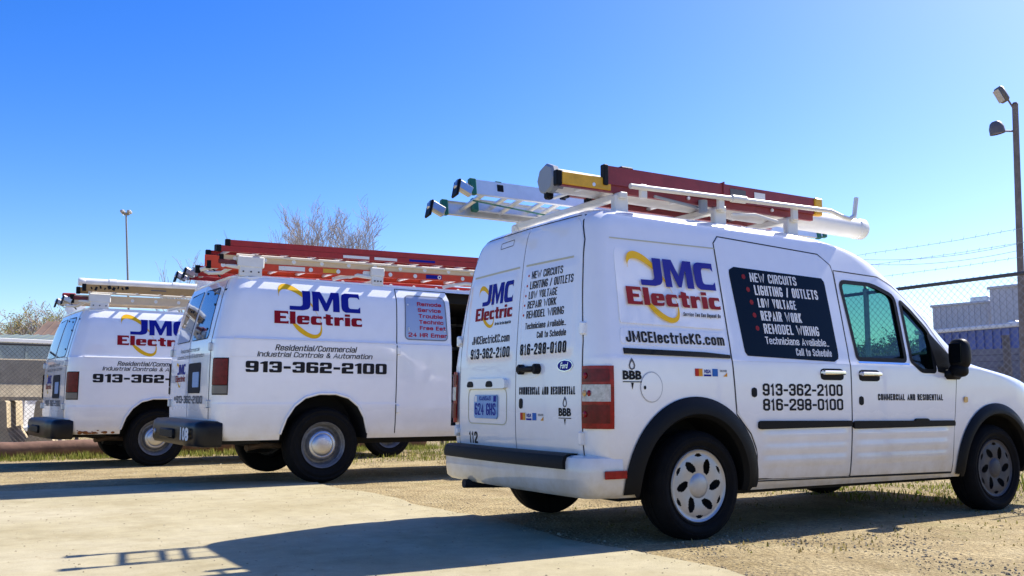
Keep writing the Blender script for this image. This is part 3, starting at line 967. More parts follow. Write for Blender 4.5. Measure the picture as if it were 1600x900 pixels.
    sk.panel('door_skin', fd_low, 'side', PAINT, d2, .004, 46, 34, ribs(1.33, 2.33))
    sk.seam([[(1.30, .318), (2.38, .307), (2.39, .60), (2.446, .98), (2.40, 1.15), (2.23, 1.385), (2.08, 1.535), (1.95, 1.63), (1.80, 1.685), (1.345, 1.70), (1.318, 1.05)]], 'side', .0075, .0018, True, parent=d2)
    # side window with lettering
    sw = round_poly([(.375, 1.078, .05), (1.215, 1.065, .05), (1.225, 1.64, .05), (.355, 1.655, .05)])
    g = sk.panel('window', sw, 'side', GLASSD, d1, .007, 20, 20)
    lines = [('NEW CIRCUITS', .53, .95, 1.565, 1.625), ('LIGHTING / OUTLETS', .55, 1.13, 1.480, 1.545), ('LOW VOLTAGE', .56, .90, 1.400, 1.460), ('REPAIR WORK', .565, .93, 1.315, 1.378), ('REMODEL WIRING', .57, 1.07, 1.232, 1.295)]
    for t, a, b, z0, z1 in lines:
        text(sk, 'side', d1, t, a, b, z0, z1, D_WHT, .185, off=.0085)
        sk.decal('bullet', [disc2(a-.055, (z0+z1)/2, .016, .016)], 'side', D_RED, d1, .0085)
    text(sk, 'side', d1, 'Technicians Available..', .565, 1.14, 1.165, 1.212, D_WHT, .17, off=.0085)
    text(sk, 'side', d1, 'Call to Schedule', .82, 1.15, 1.098, 1.145, D_WHT, .17, off=.0085)
    text(sk, 'side', d1, '913-362-2100', .497, 1.222, .842, .918, weight=.235, off=.0058)
    text(sk, 'side', d1, '816-298-0100', .497, 1.222, .750, .824, weight=.235, off=.0058)
    text(sk, 'side', d2, 'COMMERCIAL AND RESIDENTIAL', 1.57, 2.27, .815, .858, weight=.235, off=.0058)
    def handle(x0, x1, z, par):
        h = empty('handle', parent=par)
        sk.panel('handle_recess', round_poly([(x0-.02, z-.04, .03), (x1+.02, z-.04, .03), (x1+.02, z+.035, .03), (x0-.02, z+.035, .03)]), 'side', BLACKP, h, .006, 8, 10)
        p0, p1 = sk.hit(x0, z+.008, .028, 'side'), sk.hit(x1, z+.008, .028, 'side')
        MB().tube([p0+Vector((-.005, .03, 0)), p0, p0.lerp(p1, .5)+Vector((0, -.008, 0)), p1, p1+Vector((.005, .03, 0))], .014, 8).build('handle_grip', CHROME, h, True)
    handle(1.04, 1.22, .985, d1)
    handle(1.41, 1.58, .982, d2)
    for x, z, par in ((.425, .862, d1), (1.402, .812, d2)):
        sk.panel('lock_cap', round_poly([(x-.022, z-.03, .022), (x+.022, z-.03, .022), (x+.022, z+.03, .022), (x-.022, z+.03, .022)]), 'side', BLACKP, par, .008, 8, 6)
    # black rub strip, in two lengths
    for a, b, z in ((.45, 1.292, .663), (1.310, 2.385, .654)):
        sk.panel('rub_strip', round_poly([(a, z-.026, .02), (b, z-.024, .02), (b, z+.02, .02), (a, z+.026, .02)]), 'side', BLACKP, root, .02, 6, 26, skirt=.022)
    sk.panel('rub_strip', round_poly([(1.93, .668, .02), (2.10, .668, .02), (2.08, .69, .02), (1.95, .69, .02)]), 'side', BLACKP, root, .021, 4, 8, skirt=.02)
    # beltline black strip and rear quarter raised panel
    sk.panel('track_strip', [(-.56, 1.075), (.245, 1.066), (.245, 1.096), (-.56, 1.108)], 'side', BLACKP, root, .008, 4, 24)
    def rq(a, z):
        return 0
    qp = round_poly([(-.575, 1.13, .03), (.235, 1.125, .03), (.235, 1.225, .03), (-.565, 1.228, .03)])
    sk.panel('quarter_panel', qp, 'side', PAINT, root, .003, 10, 20)
    qp2 = round_poly([(-.56, 1.245, .03), (.24, 1.243, .03), (.245, 1.70, .05), (-.53, 1.715, .05)])
    sk.panel('quarter_panel', qp2, 'side', PAINT, root, .0015, 30, 26, fn=lambda a, z: .005*(1.71-z)/.47)
    logo(sk, 'side', root, -.555, .225, 1.255, 1.695, off=.0125)
    text(sk, 'side', root, 'JMCElectricKC.com', -.535, .215, 1.143, 1.208, off=.0068, weight=.23)
    bbb(sk, 'side', root, -.512, .872, .135)
    cards(sk, 'side', root, -.045, .225, .955, 1.0)
    sk.seam([[(-.55, 1.762), (.30, 1.765)], [(.36, 1.765), (1.28, 1.755)]], 'side', .007, .003, False, 'body_line', D_YLS, root)
    # fuel flap
    fl = [(-.375+.076*cos(2*pi*k/28), .888+.082*sin(2*pi*k/28)) for k in range(28)]
    sk.panel('fuel_flap', fl, 'side', PAINT, root, .004, 16, 12)
    sk.seam([[(-.375+.080*cos(2*pi*k/28), .888+.086*sin(2*pi*k/28)) for k in range(28)]], 'side', .005, .002, True, material=SOFTGAP, parent=root)
    sk.panel('fuel_lock', [(-.425+.008*cos(2*pi*k/10), .885+.011*sin(2*pi*k/10)) for k in range(10)], 'side', BLACKP, root, .007, 4, 4)
    # wheel arch flares
    for cx, ro, ri, z0 in ((-.045, .525, .405, .27), (2.895, .485, .395, .27)):
        v = []; f = []
        n, m = 40, 7
        for i in range(n+1):
            a = -.09+(pi+.18)*i/n
            for k in range(m):
                t = k/(m-1)
                r = ri+(ro-ri)*t
                x, z = cx+r*cos(a)*(.975), .31+r*sin(a)
                o_ = .034*(1-((t-.25)/.85)**2) if t > .0 else .0
                v.append(sk.hit(x, max(z, .262), max(.002, o_), 'side'))
        for i in range(n):
            for k in range(m-1):
                f.append((i*m+k, i*m+k+1, (i+1)*m+k+1, (i+1)*m+k))
        # inner lip
        n0 = len(v)
        for i in range(n+1): v.append(v[i*m]+Vector((0, .06, 0)))
        for i in range(n): f.append((i*m, n0+i, n0+i+1, (i+1)*m))
        o = mesh_obj('wheel_arch_trim', v, f, BLACKP, root, smooth=True, angle=50)
    # sill strip and gap line above it
    sk.seam([[(.46, .322), (2.38, .300)]], 'side', .008, .003, False, parent=root)
    # ---- rear doors (s = -y)
    def emboss(x0, x1, z0, z1):
        def fn(a, z):
            dx = min(a-x0, x1-a); dz = min(z-z0, z1-z)
            d = min(dx, dz)
            if dx < .06 and dz < .06:
                d = .06-hypot(.06-max(dx, -1), .06-max(dz, -1))
            t = max(0, min(1, d/.018))
            return .007*(t*t*(3-2*t))
        return fn
    dl = empty('rear_door', parent=root)
    dr = empty('rear_door', parent=root)
    L = round_poly([(-.745, .50, .02), (.035, .50, .0), (.035, 1.2), (.035, 1.915, .01), (-.58, 1.905, .10), (-.665, 1.70, .1), (-.735, 1.15, .1)])
    Rr = round_poly([(.043, .50), (.745, .50, .02), (.742, 1.15, .1), (.668, 1.75, .1), (.60, 1.905, .1), (.043, 1.915, .01)])
    sk.panel('door_skin', L, 'rear', PAINT, dl, .004, 64, 40, emboss(-.655, -.0, 1.07, 1.64))
    sk.panel('door_skin', Rr, 'rear', PAINT, dr, .004, 64, 40, emboss(.08, .665, 1.07, 1.64))
    sk.seam([[(.039, .50), (.039, 1.925)]], 'rear', .008, .002, False, parent=dr)
    sk.seam([[(.75, .50), (.747, 1.15), (.673, 1.75), (.607, 1.915), (.04, 1.922), (-.59, 1.915), (-.675, 1.70), (-.742, 1.15), (-.752, .5)]], 'rear', .0075, .0018, False, parent=dr)
    sk.seam([[(-.62, 1.655), (0.0, 1.66)], [(.08, 1.66), (.60, 1.655)]], 'rear', .012, .006, False, 'body_line', D_YLS, root)
    # rear lettering
    lg = logo(sk, 'rear', dl, -.585, -.035, 1.255, 1.615, off=.0095)
    text(sk, 'rear', dl, 'JMCElectricKC.com', -.565, -.045, 1.185, 1.24, off=.0125)
    text(sk, 'rear', dl, '913-362-2100', -.575, -.035, 1.085, 1.155, off=.0125, weight=.23)
    text(sk, 'rear', dr, '816-298-0100', .095, .60, 1.088, 1.158, off=.0125, weight=.23)
    for t, a, b, z0, z1 in [('NEW CIRCUITS', .17, .51, 1.565, 1.613), ('LIGHTING / OUTLETS', .16, .625, 1.500, 1.55), ('LOW VOLTAGE', .155, .47, 1.438, 1.486), ('REPAIR WORK', .15, .47, 1.378, 1.425), ('REMODEL WIRING', .145, .555, 1.316, 1.364)]:
        text(sk, 'rear', dr, t, a, b, z0, z1, off=.0125)
        sk.decal('bullet', [disc2(a-.035, (z0+z1)/2, .008, .008)], 'rear', D_CARD1, dr, .0125)
    text(sk, 'rear', dr, 'Technicians Available..', .14, .585, 1.248, 1.288, off=.0125)
    text(sk, 'rear', dr, 'Call to Schedule', .28, .59, 1.188, 1.228, off=.0125)
    text(sk, 'rear', dr, 'COMMERCIAL AND RESIDENTIAL', .085, .685, .845, .892, weight=.235, off=.0058)
    text(sk, 'rear', dl, '112', -.595, -.47, .522, .60, weight=.235, off=.0058)
    bbb(sk, 'rear', dr, .585, .668, .125, .0058)
    cards(sk, 'rear', dr, .10, .38, .69, .735, .0058)
    sk.panel('keyhole', round_poly([(.088, .758, .02), (.128, .758, .02), (.128, .823, .03), (.088, .823, .03)]), 'rear', BLACKP, dr, .008, 8, 6)
    # handle
    sk.panel('handle_recess', [(.215+.11*cos(2*pi*k/24), .995+.05*sin(2*pi*k/24)) for k in range(24)], 'rear', PAINT, dr, .0075, 10, 12)
    hd = MB()
    for s_, r_ in ((.125, .032), (.30, .032)):
        p = sk.hit(s_, 1.0, .012, 'rear'); hd.lathe([(.0005, -.03), (r_*.7, -.03), (r_, -.022), (r_, .01)], p, 'X', 18)
    p = sk.hit(.215, 1.0, .03, 'rear'); hd.box(p, (.03, .17, .036), bev=.01)
    hd.build('handle', BLACKP, dr, True)
    # maker's oval
    em = empty('badge', parent=dr)
    sk.panel('badge_rim', [(.585+.078*cos(2*pi*k/28), 1.012+.036*sin(2*pi*k/28)) for k in range(28)], 'rear', CHROME, em, .009, 8, 12)
    sk.panel('badge_field', [(.585+.070*cos(2*pi*k/28), 1.012+.030*sin(2*pi*k/28)) for k in range(28)], 'rear', D_BLUE, em, .011, 8, 12)
    sk.decal('lettering', fit(font_polys('Ford', .01, .3), .545, .625, .995, 1.03), 'rear', CHROME, em, .0135)
    # number plate recess, lamps, plate
    pl = empty('number_plate', parent=dl)
    sk.seam([round_poly([(-.60, .655, .05), (-.07, .655, .05), (-.07, .885, .05), (-.60, .885, .05)])], 'rear', .008, .006, True, 'plate_recess', D_YLS, dl)
    sk.panel('lamp_ledge', round_poly([(-.635, .885, .02), (-.06, .885, .02), (-.06, .95, .03), (-.635, .95, .03)]), 'rear', PAINT, dl, .03, 8, 20, skirt=.03)
    for a in (-.53, -.26):
        sk.panel('plate_lamp', round_poly([(a-.05, .895, .02), (a+.05, .895, .02), (a+.035, .935, .02), (a-.035, .935, .02)]), 'rear', BLACKP, dl, .034, 6, 8)
    sk.panel('plate_sheet', round_poly([(-.50, .69, .015), (-.18, .69, .015), (-.18, .845, .015), (-.50, .845, .015)]), 'rear', PLATE, pl, .014, 8, 8)
    text(sk, 'rear', pl, '624 GHS', -.485, -.195, .712, .79, D_BLUE, .16, off=.0155)
    text(sk, 'rear', pl, 'KANSAS', -.42, -.26, .808, .836, D_BLUE, .2, off=.0155)
    sk.decal('plate_sticker', [rect2(-.225, .80, -.19, .838)], 'rear', D_BLUE, pl, .0155)
    sk.decal('plate_sticker', [rect2(-.49, .80, -.455, .838)], 'rear', D_WHT, pl, .0155)
    # brake light top, hinges
    sk.seam([round_poly([(-.30, 1.82, .01), (-.13, 1.825, .01), (-.13, 1.865, .01), (-.30, 1.86, .01)])], 'rear', .004, .006, True, 'brake_light_outline', DARK, dl)
    for s_, z in ((.752, .60), (.752, 1.22), (-.765, .60), (-.765, 1.22)):
        p = sk.hit(s_, z, .012, 'rear')
        MB().box(p, (.045, .022, .075), bev=.008).box(p+Vector((.0, .012 if s_ > 0 else -.012, 0)), (.03, .03, .04), bev=.006).build('hinge', PAINT, root)
    # tail lamps: wrap corner
    for sg in (1, -1):
        t = empty('tail_light', parent=root)
        cols = [('red_lamp', LENSRED, .655, 1.005, 0, 1), ('reverse_lamp', LENSCLR, .806, .900, .004, .74), ('red_lamp', LENSDK, .915, .985, .004, .70), ('red_lamp', LENSDK, .685, .785, .004, .70)]
        for nm, mt_, za, zb, pr, um in cols:
            v = []; f = []
            N, M_ = 16, 6
            for i in range(N+1):
                u = i/N*um+(.04 if pr else 0)
                for k in range(M_+1):
                    z = za+(zb-za)*k/M_
                    # path round the corner: from rear face s=.757 to side x=-.64
                    if u < .5:
                        s_ = .757+(.85-.757)*u/.5
                        q = sk.t.ray_cast(Vector((-6, -s_, z)), Vector((1, 0, 0)))[0]
                        q = q+Vector((-.016-pr, -.004-pr*.7, 0))
                        if u > .45: pass
                    else:
                        x = -.70+(-.643+.70)*(u-.5)/.5
                        q = sk.t.ray_cast(Vector((x, -6, z)), Vector((0, 1, 0)))[0]+Vector((-.004, -.012-pr, 0))
                    v.append((q.x, q.y*sg, q.z))
            for i in range(N):
                for k in range(M_):
                    a = i*(M_+1)+k
                    f.append((a, a+M_+1, a+M_+2, a+1) if sg > 0 else (a, a+1, a+M_+2, a+M_+1))
            mesh_obj(nm, v, f, mt_, t, smooth=True)
    for a_, z_, m_ in ((.795, .852, AMBER), (.83, .852, LENSRED), (.80, .735, LENSRED), (.80, .95, LENSRED)):
        q_ = sk.hit(a_, z_, .024, 'rear')
        MB().lathe([(.0005, -.004), (.013, -.003), (.018, .001)], q_, 'X', 14).build('lamp_reflector', m_, root, True)
    # rear bumper
    b = empty('rear_bumper', parent=root)
    def plan(inset, xoff):
        P = []
        n = 26
        for i in range(n+1):
            a = -1+2*i/n
            y = a*.60
            P.append((-.845-xoff-.03*(1-a*a)+inset, -y))
        return P
    prof = [(.275, -.03), (.30, .0), (.38, .012), (.47, .010), (.495, .0), (.505, -.03), (.507, -.10)]
    outline = []
    n = 20
    for i in range(9): outline.append((-.58+(-.70+.58)*i/8, -.885))
    for i in range(1, 9):
        a = pi/2*i/8
        outline.append((-.70-.12*sin(a), -.765-.12*cos(a)))
    for i in range(1, 25):
        y = -.765+1.53*i/24
        outline.append((-.82-.03*(1-(y/.765)**2), y))
    for i in range(1, 9):
        a = pi/2*(1-i/8)
        outline.append((-.70-.12*sin(a), .765+.12*cos(a)))
    for i in range(1, 9): outline.append((-.70+(.12)*i/8, .885))
    v = []; f = []
    m = len(outline)
    for z, o_ in prof:
        for i, (x, y) in enumerate(outline):
            t = Vector(outline[min(i+1, m-1)])-Vector(outline[max(i-1, 0)])
            nrm = Vector((-t.y, t.x)).normalized()
            nrm = nrm if nrm.dot(Vector((x+.2, y*.9))) > 0 else -nrm
            v.append((x+nrm.x*o_, y+nrm.y*o_*.9, z))
    for j in range(len(prof)-1):
        for i in range(m-1):
            f.append((j*m+i, (j+1)*m+i, (j+1)*m+i+1, j*m+i+1))
    mesh_obj('bumper_shell', v, f, PAINT, b, smooth=True, angle=45)
    # black step pad on top edge
    v = []; f = []
    prof2 = [(.428, .014), (.432, .030), (.47, .033), (.503, .020), (.513, -.005), (.514, -.075)]
    sub = outline[15:-17+0]
    sub = [(x, y) for (x, y) in outline if -.73 < y < .80]
    m = len(sub)
    for z, o_ in prof2:
        for i, (x, y) in enumerate(sub): v.append((x-o_, y, z))
    for j in range(len(prof2)-1):
        for i in range(m-1): f.append((j*m+i, (j+1)*m+i, (j+1)*m+i+1, j*m+i+1))
    for e in (0, m-1): f.append(tuple(j*m+e for j in range(len(prof2))))
    mesh_obj('step_pad', v, f, BLACKP, b, smooth=True, angle=40)
    MB().box((-.637, -.905, .405), (.15, .012, .045), bev=.004).build('side_reflector', LENSRED, b)
    # exhaust, mud guards, underside
    MB().tube([(-.1, .42, .24), (-.5, .46, .25), (-.86, .47, .262)], .03, 12).build('exhaust_pipe', DARK, root, True)
    MB().box((1.3, 0, .28), (3.4, 1.2, .12)).box((-.3, 0, .33), (.7, 1.1, .14)).tube([(0, -.7, .3), (0, .7, .3)], .05, 8).tube([(2.91, -.7, .3), (2.91, .7, .3)], .05, 8).build('underbody', DARK, root)
    for x in (0, 2.912):
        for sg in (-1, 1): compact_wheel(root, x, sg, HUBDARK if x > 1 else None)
    # wing mirrors
    for sg in (-1, 1):
        m_ = empty('wing_mirror', parent=root)
        k = MB().blob((2.385, sg*.975, 1.145), (.11, .145, .22), .65).blob((2.38, sg*.965, 1.03), (.10, .13, .10), .75)
        k.build('mirror_housing', BLACKP, m_, True, 60)
        MB().box((2.39, sg*.895, 1.0), (.16, .09, .07), bev=.02).build('mirror_arm', BLACKP, m_, True, 60)
        MB().box((2.329, sg*.975, 1.15), (.006, .095, .14), bev=.002).build('mirror_glass', GLASSD, m_)
    sk.panel('side_marker', round_poly([(2.515, .80, .012), (2.552, .80, .012), (2.552, .842, .012), (2.515, .842, .012)]), 'side', AMBER, root, .012, 6, 6)
    # head lamps, front bumper, grille
    for sg in (-1, 1):
        MB().box((3.63, sg*.66, .80), (.20, .26, .20), Matrix.Rotation(sg*radians(-28), 3, 'Z'), bev=.05).build('headlight', LENSCLR, root, True)
    MB().box((3.77, 0, .72), (.05, .7, .14), bev=.02).build('grille', BLACKP, root, True)
    MB().box((3.60, 0, .42), (.42, 1.58, .22), bev=.08).build('front_bumper', BLACKP, root, True)
    MB().box((3.56, -.83, .60), (.10, .05, .04), bev=.01).build('turn_signal', AMBER, root)
    # ---- roof rack
    rk = empty('roof_rack', parent=root)
    for x in (-.36, .45, 1.12):
        k = MB().box((x, 0, 2.055), (.055, 1.30, .04), bev=.006)
        k.build('crossbar', RACKW, rk)
        for sg in (-1, 1):
            k = MB().box((x, sg*.60, 1.985), (.10, .05, .15), bev=.006).box((x, sg*.62, 1.925), (.14, .06, .03), bev=.006)
            k.build('rack_post', RACKW, rk)
    MB().tube([(-.33, -.67, 2.11), (.5, -.675, 2.125), (1.43, -.68, 2.14), (1.56, -.68, 2.11), (1.63, -.68, 2.10), (1.685, -.68, 2.13), (1.70, -.68, 2.20), (1.715, -.68, 2.265)], .017, 10).build('rack_rail', RACKW, rk, True)
    MB().tube([(.50, -.675, 2.126), (.62, -.675, 2.128)], .026, 10).build('rail_collar', RACKW, rk, True)
    MB().tube([(-.36, .62, 2.09), (1.2, .62, 2.09)], .017, 10).build('rack_rail', RACKW, rk, True)
    for x in (-.22, .42, 1.1):
        MB().box((x, -.655, 2.09), (.05, .03, .09), bev=.005).build('rail_bracket', RACKW, rk)
    MB().tube([(-.1, -.62, 2.08), (.28, -.58, 2.06), (.45, -.5, 2.06)], .010, 6).tube([(.30, -.62, 2.10), (.30, -.62, 2.02)], .03, 8).build('clamp_linkage', GREYPL, rk)
    MB().tube([(.95, -.64, 2.02), (.75, -.63, 2.05), (.55, -.62, 2.03)], .012, 6).build('clamp_linkage', RACKW, rk)
    return root, sk
# ------------------------------------------------------------------ the full-size vans
def build_fullsize():
    root = empty('cargo_van', (0, 0, 0))
    T = [(.445, -1.06, 4.10, .972, .12, .35), (.50, -1.11, 4.20, .988, .12, .36), (.60, -1.125, 4.26, .998, .12, .36), (.80, -1.13, 4.28, 1.006, .12, .36), (.815, -1.13, 4.28, 1.003, .12, .36),
         (1.05, -1.13, 4.24, 1.006, .12, .36), (1.22, -1.128, 4.12, 1.006, .12, .36), (1.30, -1.126, 3.92, 1.006, .12, .36), (1.36, -1.124, 3.60, 1.005, .12, .34), (1.405, -1.12, 3.40, 1.004, .12, .32),
         (1.435, -1.118, 3.30, 1.002, .12, .32), (1.450, -1.114, 3.26, .992, .12, .32), (1.60, -1.082, 3.12, .978, .12, .32), (1.75, -1.045, 2.98, .960, .125, .32), (1.85, -1.02, 2.89, .945, .125, .32), (1.915, -1.0, 2.83, .930, .128, .32), (1.975, -.98, 2.77, .903, .13, .32),
         (2.04, -.955, 2.70, .869, .14, .31), (2.075, -.935, 2.62, .846, .14, .30), (2.084, -.91, 2.52, .822, .15, .3), (2.091, -.86, 2.36, .770, .16, .3), (2.096, -.78, 2.18, .69, .17, .28)]
    V, F = body_shell(T, .018)
    sk = Skin(V, F)
    body = mesh_obj('body', V, F, None, root, mats=[PAINT, DARK, INNER], midx=[0]*len(F))
    cut = []
    def cutter(mb, mi):
        o = mb.build('c', [PAINT, DARK, INNER])
        o.data.polygons.foreach_set('material_index', [mi]*len(o.data.polygons))
        cut.append(o)
    AR = [(-.50, .3), (-.495, .50), (-.44, .66), (-.36, .78), (-.25, .865), (-.10, .905), (.08, .905), (.22, .865), (.33, .78), (.40, .66), (.445, .50), (.45, .3)]
    for ax in (0, 3.505):
        for sg in (-1, 1):
            cutter(MB().prism([(x+ax+.02, z) for x, z in AR], 'Y', sg*.60, sg*1.3), 1)
    cutter(MB().box((.75, 0, 1.45), (3.5, 1.60, 1.0)), 2)
    cutter(MB().box((1.53, 0, 1.25), (1.88, 1.58, 1.34)), 2)
    cutter(MB().prism([(1.455, .56), (1.455, 1.95), (1.43, 2.05), (2.05, 2.05), (2.06, .56)], 'Y', -.7, -1.3), 1)
    cutter(MB().prism([(2.2, 1.48), (2.2, 1.93), (2.62, 1.93), (3.0, 1.48)], 'Y', -1.3, -.84), 1)
    boolean_cut(body, cut)
    body.data.polygons.foreach_set('use_smooth', [True]*len(body.data.polygons))
    body.data.set_sharp_from_angle(angle=radians(32))
    # cab glass
    for md, sg in (('side', 1), ('left', -1)):
        sk.panel('window_glass', [(sg*2.2, 1.48), (sg*2.98, 1.48), (sg*2.62, 1.92), (sg*2.2, 1.92)], md, GLASSD, root, .002 if sg < 0 else -.01, 10, 10)
    v = []
    for i in range(9):
        z = 1.47+.53*i/8
        xx = pchip([1.45, 1.6, 1.8, 1.95, 2.04], [3.26, 3.12, 2.94, 2.80, 2.70], z)+.006
        for k in range(9):
            y = (-.74+1.48*k/8)*(1-.1*i/8)
            v.append((xx-.10*(y/.74)**2+.01, y, z))
    mesh_obj('windscreen', v, [(i*9+k, i*9+k+1, i*9+k+10, i*9+k+9) for i in range(8) for k in range(8)], GLASSD, root, smooth=True)
    # drip rail
    for sg in (-1, 1):
        P = []
        for i in range(30):
            x = -.90+3.5*i/29
            z = 2.082 if i > 1 else 2.06
            loc = sk.t.ray_cast(Vector((x, sg*5, z)), Vector((0, -sg, 0)))[0]
            if loc: P.append(loc+Vector((0, sg*.006, 0)))
        MB().tube(P, .013, 6).build('drip_rail', PAINT, root, True)
    P = [sk.hit(-.86+1.72*i/20, 2.075-.0*abs(-.86+1.72*i/20), .006, 'rear') for i in range(21)]
    MB().tube(P, .012, 6).build('drip_rail', PAINT, root, True)
    # body creases
    sk.seam([[(-.98, 1.452), (.765, 1.452)]], 'side', .009, .005, False, 'body_line', PAINT, root)
    sk.panel('body_crease', [(-.96, 1.440), (.768, 1.440), (.768, 1.455), (-.96, 1.455)], 'side', PAINT, root, .008, 3, 30)
    sk.seam([[(-1.0, 1.262), (.77, 1.262)]], 'side', .004, .002, False, 'body_line', D_WHT, root)
    # wheel lip
    for ax in (0, 3.505):
        Q = [sk.hit(x+ax+.02, z, .006, 'side') for x, z in [(a, max(b, .45)) for a, b in AR[1:-1]]]
        Q2 = []
        for i in range(len(Q)-1):
            for j in range(4): Q2.append(Q[i].lerp(Q[i+1], j/4))
        Q2.append(Q[-1])
        MB().tube(Q2, .014, 6).build('wheel_arch_lip', PAINT, root, True)
    # barn door with blank window plate
    d = empty('side_door', parent=root)
    out = [(.782, .495), (1.448, .493), (1.452, 1.2), (1.450, 1.5), (1.448, 1.95), (1.43, 2.045), (.81, 2.045), (.79, 1.5)]
    lo = [(.782, .495), (1.450, .493), (1.452, 1.438), (.790, 1.438)]
    hi = round_poly([(.790, 1.452), (1.452, 1.452), (1.448, 1.95), (1.43, 2.045, .03), (.81, 2.045, .02)])
    sk.panel('door_skin', lo, 'side', PAINT, d, .004, 24, 16)
    sk.panel('door_skin', hi, 'side', PAINT, d, .004, 24, 16)
    sk.seam([[(.777, .49), (.785, 1.5), (.805, 2.05), (1.437, 2.05)]], 'side', .010, .0018, False, parent=d)
    sk.panel('body_crease', [(.795, 1.440), (1.445, 1.440), (1.445, 1.455), (.795, 1.455)], 'side', PAINT, d, .009, 3, 14)
    wp = round_poly([(.885, 1.495, .05), (1.405, 1.495, .05), (1.39, 1.985, .06), (.905, 1.985, .06)])
    sk.panel('window_plate', wp, 'side', mat('satin_blue_plate', (.42, .45, .52), .2, metal=.3, coat=.5), d, .006, 16, 14)
    sk.seam([wp], 'side', .012, .0075, True, 'window_seal', mat('grey_seal', (.17, .18, .2), .5), d)
    for a, z in ((.93, 1.88), (.93, 1.62), (1.37, 1.60), (.93, 1.60)):
        p = sk.hit(a, z, .010, 'side'); MB().lathe([(.0005, -.003), (.009, -.003), (.009, .004)], p, 'Y', 10).build('bolt', SATIN, d)
    for t, a, b, z in (('Remode', 1.045, 1.345, 1.872), ('Service', 1.05, 1.335, 1.805), ('Trouble', 1.055, 1.355, 1.738), ('Technic', 1.06, 1.36, 1.672), ('Free Est', 1.065, 1.385, 1.606), ('24 HR Emer', .925, 1.40, 1.525)):
        text(sk, 'side', d, t, a, b, z, z+(.043 if z > 1.54 else .046), D_RED2, .26, off=.0085)
    for z in (1.365, .745):
        p = sk.hit(.800, z, .012, 'side')
        MB().box(p, (.035, .03, .085), bev=.008).build('hinge', PAINT, d)
    # main lettering
    logo(sk, 'side', root, -.645, .385, 1.475, 2.005, tagline=False)
    text(sk, 'side', root, 'Residential/Commercial', -.555, .325, 1.332, 1.392, weight=.18, shear=.25)
    text(sk, 'side', root, 'Industrial Controls & Automation', -.735, .505, 1.262+.006, 1.320, weight=.18, shear=.25)
    sk.decal('lettering', fit(glyph_text('913-362-2100', .10), -.845, .665, 1.112, 1.222), 'side', D_BLK, root, .003)
    # tail lights
    for sg in (1, -1):
        t = empty('tail_light', parent=root)
        for nm, mt_, za, zb, ins in (('lamp_bezel', BLACKP, .888, 1.248, -.006), ('red_lamp', LENSDK, .985, 1.238, .004), ('reverse_lamp', mat('smoked_lens', (.12, .12, .125), .15, coat=.6), .900, .978, .004)):
            v = []; f = []
            N, M_ = 14, 4
            e = .012 if ins > 0 else 0
            for i in range(N+1):
                u = i/N
                for k in range(M_+1):
                    z = za+(zb-za)*k/M_
                    if u < .45:
                        s_ = .905+e+(.965-.905-e)*u/.45
                        q = sk.t.ray_cast(Vector((-6, -s_, z)), Vector((1, 0, 0)))[0]+Vector((-.010-ins, -.006-ins*.5, 0))
                    else:
                        x = -1.07+(-1.005-e+1.07)*(u-.45)/.55
                        q = sk.t.ray_cast(Vector((x, -6, z)), Vector((0, 1, 0)))[0]+Vector((-.004, -.010-ins, 0))
                    v.append((q.x, q.y*sg, q.z))
            for i in range(N):
                for k in range(M_):
                    a = i*(M_+1)+k
                    f.append((a, a+M_+1, a+M_+2, a+1) if sg > 0 else (a, a+1, a+M_+2, a+M_+1))
            mesh_obj(nm, v, f, mt_, t, smooth=True)
    # rear doors
    dl = empty('rear_door', parent=root); dr = empty('rear_door', parent=root)
    for dd, sg in ((dl, -1), (dr, 1)):
        o_ = [(sg*.012, .66), (sg*.80, .66), (sg*.80, 1.30), (sg*.76, 1.75), (sg*.70, 2.03), (sg*.012, 2.04)]
        if sg < 0: o_ = [(a, z) for a, z in o_]
        sk.panel('door_skin', o_, 'rear', PAINT, dd, .004, 30, 16)
        w_ = round_poly([(sg*.05, 1.455, .03), (sg*.66, 1.455, .05), (sg*.585, 1.975, .05), (sg*.05, 1.985, .03)])
        wd = sk.panel('window', w_, 'rear', GLASSR, dd, .009, 16, 14)
        sk.seam([w_], 'rear', .016, .0065, True, 'window_seal', BLACKP, dd)
        for z in (.80, 1.36):
            p = sk.hit(sg*.82, z, .012, 'rear')
            MB().box(p, (.04, .03, .08), bev=.008).build('hinge', SATIN, dd)
    for a, z in ((.56, 1.55), (.585, 1.80), (.15, 1.95), (.45, 1.92)):
        p = sk.hit(a, z, .013, 'rear'); MB().lathe([(.0005, -.003), (.013, -.003), (.013, .004)], p, 'X', 10).build('window_clip', BLACKP, dr)
    sk.seam([[(0, .66), (0, 2.05)]], 'rear', .012, .002, False, parent=dr)
    sk.seam([[(.806, .65), (.806, 1.30), (.766, 1.75), (.705, 2.04)], [(-.806, .65), (-.806, 1.30), (-.766, 1.75), (-.705, 2.04)]], 'rear', .012, .002, False, parent=dr)
    text(sk, 'rear', dr, 'Residential/Commercial', -.40, .40, 1.335, 1.375, D_GRY, .15, .25, off=.0058)
    text(sk, 'rear', dr, 'Industrial Controls & Automation', -.55, .60, 1.27, 1.31, D_GRY, .15, .25, off=.0058)
    logo(sk, 'rear', dl, -.62, -.12, .96, 1.24, off=.003, tagline=False)
    sk.decal('lettering', fit(glyph_text('913-362-2100', .10), -.50, .60, .80, .88), 'rear', D_GRY, dr, .0058)
    text(sk, 'rear', dl, 'FREE', -.62, -.52, .83, .87, D_BLK, .2, off=.0058)
    # number plate in its black recess
    pl = empty('number_plate', parent=dr)
